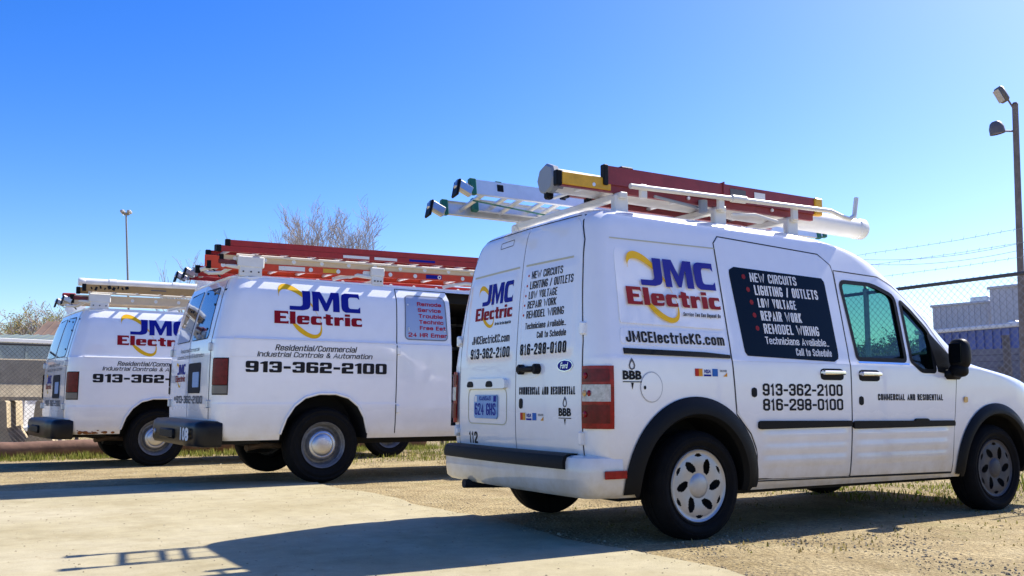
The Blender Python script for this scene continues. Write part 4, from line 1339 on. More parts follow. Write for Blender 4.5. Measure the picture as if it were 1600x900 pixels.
    sk.panel('plate_recess', round_poly([(.04, .905, .02), (.50, .905, .02), (.50, 1.215, .02), (.04, 1.215, .02)]), 'rear', DARK, pl, .012, 8, 8)
    sk.panel('plate_sheet', round_poly([(.24, .965, .01), (.475, .965, .01), (.475, 1.12, .01), (.24, 1.12, .01)]), 'rear', PLATE, pl, .018, 6, 6)
    # step bumper
    b = empty('rear_bumper', parent=root)
    prof = [(.385, -.06), (.395, .0), (.43, .02), (.57, .02), (.61, .012), (.635, -.02), (.64, -.12)]
    outline = []
    for i in range(7): outline.append((-1.045-.13*i/6, -.99))
    for i in range(1, 8):
        a = pi/2*i/7
        outline.append((-1.175-.10*sin(a), -.89-.10*cos(a)))
    for i in range(1, 20): outline.append((-1.275-.035*min(1, (1-abs(-.89+1.78*i/20)/.89)*6), -.89+1.78*i/20))
    outline += [(x, -y) for x, y in outline[:14][::-1]]
    m = len(outline); v = []; f = []
    for z, o_ in prof:
        for i, (x, y) in enumerate(outline):
            t = Vector(outline[min(i+1, m-1)])-Vector(outline[max(i-1, 0)])
            nrm = Vector((-t.y, t.x)).normalized()
            nrm = nrm if nrm.dot(Vector((x+.6, y*.9))) > 0 else -nrm
            v.append((x+nrm.x*o_, y+nrm.y*o_, z))
    for j in range(len(prof)-1):
        for i in range(m-1): f.append((j*m+i, (j+1)*m+i, (j+1)*m+i+1, j*m+i+1))
    f.append(tuple(i for i in range(m)))
    f.append(tuple((len(prof)-1)*m+i for i in range(m)))
    f.append(tuple(j*m for j in range(len(prof)))); f.append(tuple(j*m+m-1 for j in range(len(prof))))
    mesh_obj('bumper_beam', v, f, BUMPERBLK, b, smooth=True, angle=45)
    MB().box((-1.334, 0, .50), (.04, .60, .10), bev=.015).build('step_recess', BLACKP, b, True)
    MB().lathe([(.0005, -.012), (.025, -.012), (.028, 0), (.028, .03)], (-1.33, .62, .50), 'X', 14).build('bumper_bolt', SATIN, b, True)
    # underside
    MB().box((1.5, 0, .42), (4.4, 1.1, .10)).tube([(0, -.75, .383), (0, .75, .383)], .07, 10).tube([(3.505, -.7, .383), (3.505, .7, .383)], .06, 8).box((-.85, 0, .45), (.5, 1.5, .10)).build('underbody', DARK, root)
    MB().tube([(-.2, -.55, .36), (-.55, -.62, .38), (-.72, -.70, .36)], .032, 10).build('exhaust_pipe', mat('rusty_pipe', (.12, .08, .05), .6, metal=.4, noise=.4), root, True)
    MB().lathe([(.0005, -.14), (.10, -.13), (.11, 0), (.10, .13), (.0005, .14)], (-.3, .25, .36), 'X', 16).build('silencer', DARK, root, True)
    for x in (0, 3.505):
        for sg in (-1, 1): truck_wheel(root, x, sg)
    # nose
    for sg in (-1, 1):
        MB().box((4.24, sg*.70, .95), (.10, .34, .24), bev=.03).build('headlight', LENSCLR, root, True)
        MB().box((2.95, sg*1.10, 1.52), (.10, .22, .30), bev=.04).box((2.98, sg*1.0, 1.45), (.06, .2, .05), bev=.01).build('wing_mirror', BLACKP, root, True)
    MB().box((4.27, 0, .95), (.06, .98, .26), bev=.02).build('grille', BLACKP, root, True)
    MB().box((4.30, 0, .58), (.18, 1.9, .20), bev=.06).build('front_bumper', CHROME, root, True)
    # things in the doorway: shelf uprights and trays
    sh = empty('cargo_shelf', parent=root)
    for z in (.80, 1.15, 1.50, 1.80):
        MB().box((1.45, .62, z), (1.9, .38, .03)).build('shelf_board', SATIN, sh)
    for i, (x, z, c) in enumerate(((1.70, .90, GREENPL), (1.50, 1.26, YELLOWF), (1.86, 1.25, PVCW), (1.7, 1.60, ALU), (1.95, 1.6, PVCW), (1.95, .92, REDF))):
        MB().box((x, .60, z), (.20, .30, .17), bev=.01).build('parts_bin', c, sh)
    MB().tube([(1.74, .42, 1.62), (1.78, .40, 1.35), (1.95, .40, 1.34)], .012, 6).build('hanging_cable', PVCW, sh)
    MB().box((1.76, -.93, .545), (.62, .12, .03), bev=.008).build('door_sill', SATIN, root)
    # ---- ladder rack
    rk = empty('roof_rack', parent=root)
    for x in (-.78, .61, 1.95):
        MB().box((x, 0, 2.132), (.06, 1.66, .028), bev=.008).build('crossbar', RACKW, rk)
        for sg in (-1, 1):
            ln = .27 if x < 0 else .16
            MB().box((x, sg*.838, 2.225), (ln, .045, .115 if x < 0 else .10), bev=.01).box((x, sg*.835, 2.128), (ln*.85, .04, .10), bev=.006).build('rack_bracket', RACKW, rk)
            for k in (-.06, 0, .06):
                p = Vector((x+k*(1.3 if x < 0 else .6), sg*.858, 2.125))
                MB().lathe([(.0005, -.006*1), (.008, -.006), (.008, .004)], p, 'Y', 8).build('rack_bolt', BLACKP, rk)
        MB().tube([(x-.02, -.83, 2.16), (x-.22, -.80, 2.18), (x-.40, -.74, 2.15), (x-.46, -.70, 2.13)], .022, 8).build('rack_brace', RACKW, rk, True)
    for sg in (-1, 1):
        MB().tube([(-.92, sg*.822, 2.290), (0.3, sg*.822, 2.308), (2.1, sg*.822, 2.335)], .015, 10).build('rack_rail', RACKW, rk, True)
    # swivel clamp at the tail
    MB().tube([(-.92, -.80, 2.19), (-1.02, -.66, 2.12), (-1.10, -.50, 2.13), (-1.12, -.30, 2.18)], .02, 8).build('clamp_arm', RACKW, rk, True)
    MB().box((-1.01, -.80, 2.215), (.18, .05, .05), bev=.01).build('clamp_grip', mat('dark_red_grip', (.13, .02, .02), .5), rk, True)
    MB().tube([(-1.12, -.52, 2.22), (-1.02, -.62, 2.08)], .009, 6).build('clamp_pin', BLACKP, rk)
    return root, sk
# ------------------------------------------------------------------ ladders, tubes carried on the racks
def in_van(van, loc, rot=(0, 0, 0)):
    return van.matrix_basis @ Matrix.Translation(loc) @ Matrix.Rotation(rot[2], 4, 'Z') @ Matrix.Rotation(rot[1], 4, 'Y') @ Matrix.Rotation(rot[0], 4, 'X')

def channel(mb, x0, x1, y, z, h, sg, t=.004, fl=.028, mi=0):
    """C rail: web at y, flanges inward (sg)"""
    P = [(y, z), (y+sg*fl, z), (y+sg*fl, z+t), (y+sg*t, z+t), (y+sg*t, z+h-t), (y+sg*fl, z+h-t), (y+sg*fl, z+h), (y, z+h)]
    mb.prism(P, 'X', x0, x1, mi)

def ladder(name, label, cat, van, loc, length, width, secs, rungmat=ALU, rot=(0, 0, 0), capmat=None, spacing=.305, feet=True, ends=True, group=None):
    """secs: list of (dx, length, inset, dz, rail height, rail material)"""
    root = empty(name)
    root.matrix_basis = in_van(van, loc, rot)
    tag(root, label, cat, group)
    for si, (dx, ln, ins, dz, h, rm) in enumerate(secs):
        for sg in (1, -1):
            y = -sg*(width/2-ins)
            k = MB(); channel(k, dx, dx+ln, y, dz, h, sg)
            k.build('rail', rm, root)
            for xe in (dx-.006, dx+ln-.03):
                MB().box((xe+.018, y+sg*.012, dz+h/2), (.05, .040, h+.012), bev=.006).build('end_cap', capmat or BLACKP, root)
        n = int((ln-.2)/spacing)
        for i in range(n+1):
            x = dx+.15+i*spacing
            if x > dx+ln-.05: break
            we = width/2-ins+(.003 if ends else -.004)
            k = MB().tube([(x, -we, dz+h/2), (x, we, dz+h/2)], .017, 10)
            r = k.build('rung', rungmat, root, True)
            if ends:
                for sg in (1, -1):
                    e = MB().lathe([(.011, -.0005), (.012, -.006), (.022, -.006), (.024, -.0005)], (x, 0, dz+h/2), 'Y', 14)
                    e.lathe([(.0005, -.002), (.012, -.002)], (x, 0, dz+h/2), 'Y', 14, mi=1)
                    for vv in e.v:
                        vv.y = (vv.y-(width/2-ins)) if sg > 0 else (-vv.y+(width/2-ins))
                    e.build('rung_collar', [D_WHT, DARK], r)
    if feet:
        for sg in (1, -1):
            y = -sg*(width/2)
            dx, ln, ins, dz, h, rm = secs[0]
            k = MB().box((dx-.05, y+sg*.015, dz+h*.35), (.13, .05, .075), Matrix.Rotation(radians(25), 3, 'Y'), bev=.012)
            k.box((dx-.105, y+sg*.015, dz+h*.25), (.018, .085, .12), Matrix.Rotation(radians(15), 3, 'Y'), bev=.006, mi=1)
            k.build('foot', [SATIN, BLACKP], root)
    return root

def sticker(root, y, x0, x1, z0, z1, m):
    MB().box(((x0+x1)/2, y, (z0+z1)/2), (x1-x0, .002, z1-z0)).build('sticker', m, root)

def conduit(name, label, van, loc, length, r, cap=None, rot=(0, 0, 0), flange=None, joints=()):
    root = empty(name); root.matrix_basis = in_van(van, loc, rot)
    tag(root, label, 'tube')
    MB().lathe([(r*.90, .002), (r, .0), (r, length), (r*.9, length-.002)], (0, 0, 0), 'X', 32).build('tube_wall', PVCW, root, True)
    for j in joints:
        MB().lathe([(r, j-.05), (r+.006, j-.048), (r+.006, j+.048), (r, j+.05)], (0, 0, 0), 'X', 32).build('coupling', PVCW, root, True)
    if flange:
        MB().lathe([(.0005, -.05), (flange*.86, -.05), (flange, -.035), (flange, .0), (r*1.05, .012), (r*1.04, .05)], (0, 0, 0), 'X', 8).build('end_cap', GREYPL, root)
        MB().box((-.02, 0, -flange), (.05, .05, .05), bev=.01).build('latch', BLACKP, root)
    else:
        MB().lathe([(.0005, -.004), (r*.96, -.004), (r*1.05, .003), (r*1.05, .07), (r, .075)], (0, 0, 0), 'X', 32).build('end_cap', PVCW, root, True)
    MB().lathe([(r, length-.07), (r*1.06, length-.068), (r*1.06, length), (r*.95, length+.012), (r*.93, length+.004), (.0005, length+.004)], (0, 0, 0), 'X', 32).build('end_cap', PVCW, root, True)
    return root

def stepladder(van):
    root = empty('step_ladder'); root.matrix_basis = in_van(van, (-.80, -.38, 2.078))
    tag(root, 'maroon fibreglass step ladder with yellow ends, tied on the compact van', 'ladder')
    W2 = .22
    for sg in (1, -1):
        y = -sg*W2
        k = MB(); channel(k, .34, 2.22, y, .045, .115, sg, fl=.035); k.build('front_rail', MAROON, root)
        k = MB(); channel(k, .0 if sg > 0 else .5, 2.16, y+sg*.012, 0, .085, sg, fl=.03); k.build('rear_rail', MAROON, root)
        if sg > 0: MB().box((.20, y+sg*.008, .045), (.36, .012, .075), bev=.003).build('warning_label', YELLOWF, root)
        MB().box((2.20, y-.0+sg*.01, .10), (.075, .05, .125), bev=.008).build('end_cap', YELLOWF, root)
        MB().box((.335, y+sg*.01, .10), (.035, .045, .13), bev=.006).build('end_cap', D_BLK, root)
        MB().box((.0 if sg > 0 else .5, y+sg*.02, .043), (.04, .045, .095), bev=.006).build('foot', BLACKP, root)
        for a, b, m in ((.62, .80, D_YEL), (1.36, 1.50, D_GRY), (1.58, 1.68, D_WHT)):
            if sg > 0 and m is not D_YEL: sticker(root, y-.0025, a, b, .075, .135, m)
    for i in range(6):
        x = .55+i*.29
        MB().box((x, 0, .145), (.075, 2*W2-.01, .018), bev=.003).build('step', ALU, root)
    for x in (.25, 1.0, 1.75):
        MB().tube([(x, -W2, .03), (x, W2, .03)], .012, 8).build('brace', ALU, root)
    MB().box((.56, -.12, .18), (.10, .06, .03), bev=.008).build('hook', BLACKP, root)
    MB().tube([(1.30, -W2-.006, .172), (1.30, -W2-.006, .01), (1.30, -W2+.1, -.02)], .006, 6).tube([(1.30, -W2-.006, .166), (1.30, W2, .166)], .006, 6).build('tie_cord', MAROON, root)
    return root

# ------------------------------------------------------------------ world placement helper
Rf, Rr_, Ru = fw, rt, up
def at(px, py, depth):
    return CAM+depth*(fw+rt*((px-800)/1451.7)+up*((450-py)/1451.7))

# ------------------------------------------------------------------ ground
def ground_materials():
    def base(name):
        m = bpy.data.materials.new(name); m.use_nodes = True
        nt = m.node_tree; b = nt.nodes['Principled BSDF']; b.inputs['Roughness'].default_value = .95
        b.inputs['Specular IOR Level'].default_value = .15
        geo = nt.nodes.new('ShaderNodeNewGeometry')
        return m, nt, b, geo.outputs['Position']
    def noise(nt, pos, sc, det=8, rough=.6):
        n = nt.nodes.new('ShaderNodeTexNoise'); n.inputs['Scale'].default_value = sc; n.inputs['Detail'].default_value = det; n.inputs['Roughness'].default_value = rough
        nt.links.new(pos, n.inputs['Vector']); return n.outputs['Fac']
    def ramp(nt, fac, stops):
        r = nt.nodes.new('ShaderNodeValToRGB'); e = r.color_ramp.elements
        while len(e) < len(stops): e.new(.5)
        for q, (p, c) in zip(e, stops): q.position = p; q.color = (*c, 1)
        nt.links.new(fac, r.inputs[0]); return r.outputs[0]
    def mix(nt, f, a, b_, mode='MIX'):
        x = nt.nodes.new('ShaderNodeMixRGB'); x.blend_type = mode
        for i, s in ((0, f), (1, a), (2, b_)):
            if isinstance(s, (int, float)): x.inputs[i].default_value = s if i == 0 else (s, s, s, 1)
            elif isinstance(s, tuple): x.inputs[i].default_value = (*s, 1)
            else: nt.links.new(s, x.inputs[i])
        return x.outputs[0]
    def bump(nt, b, h, st, dist):
        bp = nt.nodes.new('ShaderNodeBump'); bp.inputs['Strength'].default_value = st; bp.inputs['Distance'].default_value = dist
        nt.links.new(h, bp.inputs['Height']); nt.links.new(bp.outputs[0], b.inputs['Normal'])
    # gravel
    m, nt, b, pos = base('gravel_ground')
    big = noise(nt, pos, .35, 4); mid = noise(nt, pos, 3.0); fine = noise(nt, pos, 45, 6, .75)
    vor = nt.nodes.new('ShaderNodeTexVoronoi'); vor.inputs['Scale'].default_value = 42; nt.links.new(pos, vor.inputs['Vector'])
    c1 = ramp(nt, mid, [(.25, (.26, .20, .105)), (.55, (.37, .30, .17)), (.8, (.45, .38, .235))])
    c2 = ramp(nt, fine, [(.32, (.50, .47, .42)), (.5, (.95, .94, .91)), (.70, (1.3, 1.27, 1.2))])
    c = mix(nt, 1, c1, c2, 'MULTIPLY')
    c3 = ramp(nt, vor.outputs['Color'], [(.0, (.72, .70, .68)), (1, (1.22, 1.2, 1.16))])
    c = mix(nt, .55, c, c3, 'MULTIPLY')
    c = mix(nt, .85, c, ramp(nt, noise(nt, pos, 1.3, 7, .7), [(.34, (.72, .69, .60)), (.5, (1, 1, 1)), (.68, (1.14, 1.12, 1.08))]), 'MULTIPLY')
    gm = ramp(nt, noise(nt, pos, .8, 7, .75), [(.55, (0, 0, 0)), (.66, (1, 1, 1))])
    gsub = nt.nodes.new('ShaderNodeMath'); gsub.operation = 'MULTIPLY'; gsub.inputs[1].default_value = .45
    nt.links.new(gm, gsub.inputs[0])
    c = mix(nt, gsub.outputs[0], c, (.19, .185, .06))
    nt.links.new(c, b.inputs['Base Color'])
    add = nt.nodes.new('ShaderNodeMath'); add.operation = 'ADD'; nt.links.new(fine, add.inputs[0]); nt.links.new(vor.outputs['Distance'], add.inputs[1])
    bump(nt, b, add.outputs[0], .75, .016)
    G = m
    # concrete
    m, nt, b, pos = base('worn_concrete')
    big = noise(nt, pos, .7, 6, .65); mid = noise(nt, pos, 6, 8, .7); fine = noise(nt, pos, 120, 4, .7)
    c = ramp(nt, big, [(.3, (.33, .28, .16)), (.5, (.40, .35, .22)), (.72, (.45, .40, .275))])
    c = mix(nt, .7, c, ramp(nt, mid, [(.3, (.78, .77, .75)), (.7, (1.1, 1.1, 1.08))]), 'MULTIPLY')
    c = mix(nt, .6, c, ramp(nt, fine, [(.3, (.8, .8, .8)), (.7, (1.12, 1.12, 1.12))]), 'MULTIPLY')
    # scattered dark specks and stains
    vo = nt.nodes.new('ShaderNodeTexVoronoi'); vo.inputs['Scale'].default_value = 7.5; nt.links.new(pos, vo.inputs['Vector'])
    sp = ramp(nt, vo.outputs['Distance'], [(.03, (.35, .32, .28)), (.075, (1, 1, 1))])
    c = mix(nt, .8, c, sp, 'MULTIPLY')
    st = ramp(nt, noise(nt, pos, 1.6, 9, .8), [(.50, (1, 1, 1)), (.66, (.80, .77, .70))])
    c = mix(nt, .8, c, st, 'MULTIPLY')
    wv = nt.nodes.new('ShaderNodeMapping'); wv.inputs['Scale'].default_value = (.25, 5, 1); wv.inputs['Rotation'].default_value = (0, 0, .15); nt.links.new(pos, wv.inputs['Vector'])
    scr = ramp(nt, noise(nt, wv.outputs[0], 3, 6, .75), [(.30, (.97, .97, .96)), (.55, (1, 1, 1)), (.68, (1.05, 1.05, 1.04)), (.76, (1, 1, 1))])
    c = mix(nt, 1, c, scr, 'MULTIPLY')
    nt.links.new(c, b.inputs['Base Color'])
    ad = nt.nodes.new('ShaderNodeMath'); ad.operation = 'ADD'; nt.links.new(fine, ad.inputs[0]); nt.links.new(mid, ad.inputs[1])
    bump(nt, b, ad.outputs[0], .25, .006)
    return G, m
GRAVEL, CONCRETE = ground_materials()
STONE = mat('gravel_stone', (.27, .235, .19), .9)
def stone_mat():
    m = STONE; nt = m.node_tree
    geo = nt.nodes.new('ShaderNodeNewGeometry')
    r = nt.nodes.new('ShaderNodeValToRGB'); e = r.color_ramp.elements
    e[0].color = (.18, .135, .08, 1); e[1].color = (.44, .375, .25, 1); e[1].position = 1
    q = e.new(.5); q.color = (.31, .25, .15, 1)
    nt.links.new(geo.outputs['Random Per Island'], r.inputs[0]); nt.links.new(r.outputs[0], nt.nodes['Principled BSDF'].inputs['Base Color'])
stone_mat()
def island_mat(name, cols, rough=.8, trans=0):
    m = mat(name, cols[0], rough, spec=.2)
    nt = m.node_tree
    geo = nt.nodes.new('ShaderNodeNewGeometry')
    r = nt.nodes.new('ShaderNodeValToRGB'); e = r.color_ramp.elements
    while len(e) < len(cols): e.new(.5)
    for i, (q, c) in enumerate(zip(e, cols)): q.position = i/(len(cols)-1); q.color = (*c, 1)
    nt.links.new(geo.outputs['Random Per Island'], r.inputs[0]); nt.links.new(r.outputs[0], nt.nodes['Principled BSDF'].inputs['Base Color'])
    tl_ = nt.nodes.new('ShaderNodeBsdfTranslucent'); nt.links.new(r.outputs[0], tl_.inputs[0])
    mx_ = nt.nodes.new('ShaderNodeMixShader'); mx_.inputs[0].default_value = .5
    out = [n for n in nt.nodes if n.type == 'OUTPUT_MATERIAL'][0]
    nt.links.new(nt.nodes['Principled BSDF'].outputs[0], mx_.inputs[1]); nt.links.new(tl_.outputs[0], mx_.inputs[2]); nt.links.new(mx_.outputs[0], out.inputs[0])
    return m
GRASS = island_mat('grass_blades', [(.11, .14, .02), (.19, .21, .04), (.32, .29, .09)])
DRYG = island_mat('dry_grass_blades', [(.22, .17, .07), (.15, .15, .04), (.30, .24, .12)])
BARK = mat('grey_bark', (.26, .225, .20), .9, noise=.3, nscale=6)
TWIG = mat('fine_twigs', (.36, .31, .28), .9)
LEAFY = island_mat('spring_leaves', [(.32, .29, .05), (.22, .23, .05), (.40, .32, .09)])
LEAFB = island_mat('tan_buds', [(.38, .27, .13), (.28, .21, .09), (.45, .34, .17)])
LEAFG = island_mat('green_leaves', [(.06, .085, .02), (.10, .12, .03), (.04, .06, .015)])

def build_ground():
    ys = sorted(set([-700, -300, -120, -40]+[-20+.5*i for i in range(80)]+[20, 40, 90, 200, 500, 900]))
    xs = sorted(set([-900, -400, -120, -40, -15]+[-10+.5*i for i in range(50)]+[18, 30, 60, 150, 400, 900]))
    rnd = random.Random(2)
    v = [(x, y, gz(x, y)+(rnd.uniform(-.006, .006) if abs(x) < 12 and y < 15 and x > -.4 else 0)) for y in ys for x in xs]
    w = len(xs)
    f = [(j*w+i, j*w+i+1, (j+1)*w+i+1, (j+1)*w+i) for j in range(len(ys)-1) for i in range(w-1)]
    o = mesh_obj('ground', v, f, GRAVEL, smooth=True)
    tag(o, 'pale gravel and dirt lot under the vans', kind='structure')
    # concrete apron behind the vans: edge runs along the tails
    edge = [(-.60+.05*sin(3.1*y)+.02*sin(17*y)-(.03*(1.6-y) if y < 1.6 else 0), y) for y in [-14+.25*i for i in range(75)] if y < 4.7]
    far = [(x, 4.75+.06*sin(2.3*x)+.03*sin(9*x)-.03*(x+.6)) for x in [-.7-.3*i for i in range(1, 40)]]
    poly = edge+far+[(-12.7, -14)]
    # strips in y for gentle slope
    mb = MB()
    ey = [y for _, y in edge]
    top = []; 
    cols = [-12.5, -9, -6, -4.5, -3.5, -2.8, -2.2, -1.7, -1.3, -1.0, -.8]
    V = []; F = []
    for (ex, y) in edge:
        for c in cols+[None]:
            x = ex if c is None else c
            V.append((x, y, gz(x, y)+.016))
    nc = len(cols)+1
    for j in range(len(edge)-1):
        for i in range(nc-1):
            F.append((j*nc+i, j*nc+i+1, (j+1)*nc+i+1, (j+1)*nc+i))
    b = len(V)
    last = (len(edge)-1)*nc
    for i, c in enumerate(cols+[edge[-1][0]]):
        V.append((c, 4.75+.06*sin(2.3*c)+.03*sin(9*c)-.03*(c+.6), gz(c, 4.8)+.014))
    for i in range(nc-1): F.append((last+i, last+i+1, b+i+1, b+i))
    # skirts
    s0 = len(V)
    rim = [j*nc+nc-1 for j in range(len(edge))]+[b+nc-1-i for i in range(nc)]
    for r in rim:
        x, y, z = V[r]; V.append((x+.015, y+.01, z-.05))
    for k in range(len(rim)-1): F.append((rim[k], s0+k, s0+k+1, rim[k+1]))
    o = mesh_obj('pavement', V, F, CONCRETE, smooth=True, angle=40)
    tag(o, 'worn concrete apron behind the vans', kind='structure')
    # loose stones
    rnd = random.Random(5)
    V = []; F = []
    def stone(x, y, r):
        n0 = len(V); z = gz(x, y)+(.016 if x < -.62 and y < 4.7 else 0)
        h = r*rnd.uniform(.2, .45); a0 = rnd.uniform(0, 6.28)
        for k in range(5):
            a = a0+k*2*pi/5+rnd.uniform(-.3, .3); q = r*rnd.uniform(.75, 1.2)
            V.append((x+q*cos(a), y+q*sin(a), z-.003))
        for k in range(3):
            a = a0+k*2*pi/3+rnd.uniform(-.3, .3); q = r*rnd.uniform(.3, .6)
            V.append((x+q*cos(a), y+q*sin(a), z+h))
        F.append((n0+5, n0+6, n0+7))
        for k in range(5):
            t = n0+5+int(k*3/5); F.append((n0+k, n0+(k+1) % 5, t))
        F.append((n0+1, n0+6, n0+5)); F.append((n0+3, n0+7, n0+6)); F.append((n0, n0+5, n0+7))
    for i in range(20000):
        x = rnd.uniform(-.75, 4.8); y = rnd.triangular(-4.2, 9, -2)
        if x < -.62 and rnd.random() < .5: continue
        stone(x, y, rnd.choice((.004, .005, .006, .007, .009)) if rnd.random() < .99 else .018)
    for i in range(9000):
        x = rnd.uniform(-6, 4); y = rnd.uniform(4.9, 10.6)
        stone(x, y, rnd.choice((.006, .008, .010)) if rnd.random() < .99 else .022)
    for i in range(900):
        stone(rnd.uniform(-4, -.6), rnd.uniform(-1.8, 4.6), rnd.choice((.004, .005, .007, .009)))
    o = mesh_obj('gravel', V, F, STONE); tag(o, 'loose gravel stones scattered over the lot', kind='stuff')

def blades(name, label, spots, material, seed):
    rnd = random.Random(seed); V = []; F = []
    for (x, y, h, sp, n) in spots:
        for i in range(n):
            bx, by = x+rnd.gauss(0, sp), y+rnd.gauss(0, sp)
            bz = gz(bx, by); a = rnd.uniform(0, 2*pi); l = h*rnd.uniform(.5, 1.2); w = .004+.004*rnd.random(); le = rnd.uniform(.1, .7)*l
            dx, dy = cos(a), sin(a); n0 = len(V)
            V += [(bx-dy*w, by+dx*w, bz), (bx+dy*w, by-dx*w, bz), (bx+dx*le*.5-dy*w*.7, by+dy*le*.5+dx*w*.7, bz+l*.6), (bx+dx*le*.5+dy*w*.7, by+dy*le*.5-dx*w*.7, bz+l*.6), (bx+dx*le, by+dy*le, bz+l)]
            F += [(n0, n0+1, n0+3, n0+2), (n0+2, n0+3, n0+4)]
    o = mesh_obj(name, V, F, material); tag(o, label, kind='stuff'); return o

# ------------------------------------------------------------------ chain-link fence
def fence(label, p0, p1, h, wire, postm, spacing=3.0, mesh=.0505, wr=.0018, barbed=0, zbase=None, posts=True, rail=True):
    p0, p1 = Vector((*p0, 0)), Vector((*p1, 0))
    L = (p1-p0).length; d = (p1-p0)/L; nrm = Vector((-d.y, d.x, 0))
    root = empty('chain_link_fence', p0); tag(root, label, 'fence')
    def W(s, z, o=0): 
        q = p0+d*s
        return Vector((d.x*s+nrm.x*o, d.y*s+nrm.y*o, gz(q.x, q.y)*1.0+z))
    n = int(L/spacing)
    for i in range(n+1):
        s = L*i/n
        MB().tube([W(s, -.1), W(s, h+.02)], .03, 10).lathe([(.036, -.02), (.036, .01), (.02, .03), (.0005, .035)], W(s, h+.03), 'Z', 10).build('post', postm, root, True)
        if barbed:
            MB().tube([W(s, h+.03), W(s, h+.42, .14*barbed)], .014, 6).build('barb_arm', postm, root)
    if rail:
        MB().tube([W(L*i/40, h, .0) for i in range(41)], .019, 8).build('top_rail', RAILD, root, True)
    # diagonal wires both ways
    V = []; F = []
    st = mesh*sqrt(2)
    zb, zt = .03, h+.03
    for dr, off in ((1, .002), (-1, -.002)):
        k = int((L+h)/st)+2
        for i in range(-int(h/st)-1, k):
            s0 = i*st if dr > 0 else i*st+h
            pts = []
            a, b = s0, s0+dr*(zt-zb)
            za, zc = zb, zt
            # clip to 0..L
            def cl(s, z, s2, z2):
                if s < 0: t = (0-s)/(s2-s); return 0, z+(z2-z)*t
                if s > L: t = (L-s)/(s2-s); return L, z+(z2-z)*t
                return s, z
            if max(a, b) < 0 or min(a, b) > L: continue
            A = cl(a, za, b, zc); B = cl(b, zc, a, za)
            P, Q = W(A[0], A[1], off), W(B[0], B[1], off)
            t = (Q-P)
            if t.length < .05: continue
            t.normalize(); u = t.cross(nrm).normalized()
            n0 = len(V)
            for X in (P, Q):
                V += [X+u*wr, X+nrm*wr, X-u*wr, X-nrm*wr]
            F += [(n0+j, n0+(j+1) % 4, n0+4+(j+1) % 4, n0+4+j) for j in range(4)]
    o = mesh_obj('chain_mesh', V, F, wire, root); o['kind'] = 'stuff'
    if barbed:
        rnd = random.Random(3)
        for k in range(3):
            mb = MB(); f_ = .34+.33*k
            zz = h+.03+.39*f_; oo = .14*barbed*f_
            m = int(L/.5)
            mb.tube([W(L*i/m, zz-.02*sin(pi*((L*i/m) % spacing)/spacing)+rnd.uniform(-.006, .006), oo) for i in range(m+1)], .0022, 4)
            for i in range(int(L/.13)):
                q = W(.13*i, zz-.015, oo); 
                mb.tube([q+Vector((0, 0, -.018))+d*.008, q+Vector((0, 0, .018))-d*.008], .0018, 3)
            mb.build('barbed_wire', wire, root)
    return root

# ------------------------------------------------------------------ trees
def grow(rnd, base, height, spread, levels, trunk_r, lean=0, limbs=5, upbias=.55, first=.25, kids=(3, 5)):
    segs = []
    def branch(p, d, ln, r, lv):
        n = 4 if lv < 2 else 3
        pts = [p]
        for i in range(n):
            d = (d+Vector((rnd.uniform(-1, 1), rnd.uniform(-1, 1), rnd.uniform(-.4, .6)))*(.10+.05*lv)).normalized()
            p = p+d*(ln/n)
            pts.append(p)
        rs = [r*(1-.62*i/n) for i in range(n+1)]
        segs.append((lv, pts, rs))
        if lv >= levels: return
        k = limbs if lv == 0 else rnd.randint(*kids)
        for i in range(k):
            t = first+(1-first)*(i+rnd.random()*.7)/k
            j = min(n-1, int(t*n)); q = pts[j].lerp(pts[j+1], t*n-j)
            a = rnd.uniform(0, 2*pi)
            side = Vector((cos(a), sin(a), 0))
            nd = (d*upbias+side*spread+Vector((0, 0, .25))).normalized()
            branch(q, nd, ln*rnd.uniform(.48, .72), rs[j]*.58, lv+1)
    branch(Vector(base), Vector((lean, 0, 1)).normalized(), height, trunk_r, 0)
    return segs

def tree(name, label, cat, loc, height, spread, seed, levels=4, trunk_r=.2, limbs=6, leaf=None, leaves=0, lsize=.1, group=None, twig=None, minr=.012, first=.25, upbias=.55, kids=(3, 5), tscale=.62, radius=None):
    rnd = random.Random(seed)
    root = empty(name, loc); tag(root, label, cat, group)
    segs = grow(rnd, (0, 0, 0), height*tscale, spread, levels, trunk_r, limbs=limbs, first=first, upbias=upbias, kids=kids)
    zm = max(p.z for _, pts, _ in segs for p in pts)
    rr_ = sorted(hypot(p.x, p.y) for _, pts, _ in segs for p in pts)
    rm = rr_[int(len(rr_)*.97)]
    kz = height/zm; kr = (radius/rm) if radius else kz
    segs = [(lv, [Vector((p.x*kr, p.y*kr, p.z*kz)) for p in pts], rs) for lv, pts, rs in segs]
    tr, cr = MB(), MB()
    tips = []
    for lv, pts, rs in segs:
        rs = [max(minr, r) for r in rs]
        if lv <= 1: tr.tube(pts, rs, 7, caps=False)
        else: cr.tube(pts, rs, 3, caps=False)
        if lv >= levels-1: tips += pts[1:]
    tr.build('trunk', BARK, root, True, fixn=False)
    if leaves and leaf:
        V = []; F = []
        n0 = len(cr.v)
        for i in range(leaves):
            p = rnd.choice(tips)+Vector((rnd.gauss(0, lsize*1.6), rnd.gauss(0, lsize*1.6), rnd.gauss(0, lsize*1.6)))
            a, b = Vector((rnd.gauss(0, 1), rnd.gauss(0, 1), rnd.gauss(0, 1))).normalized(), Vector((rnd.gauss(0, 1), rnd.gauss(0, 1), rnd.gauss(0, 1))).normalized()
            s = lsize*rnd.uniform(.5, 1.1)
            cr.add([p-a*s, p-b*s*.5, p+a*s, p+b*s*.5], [(0, 1, 2, 3)], 1)
    cr.build('crown', [twig or TWIG, leaf or TWIG], root, fixn=False)
    return root
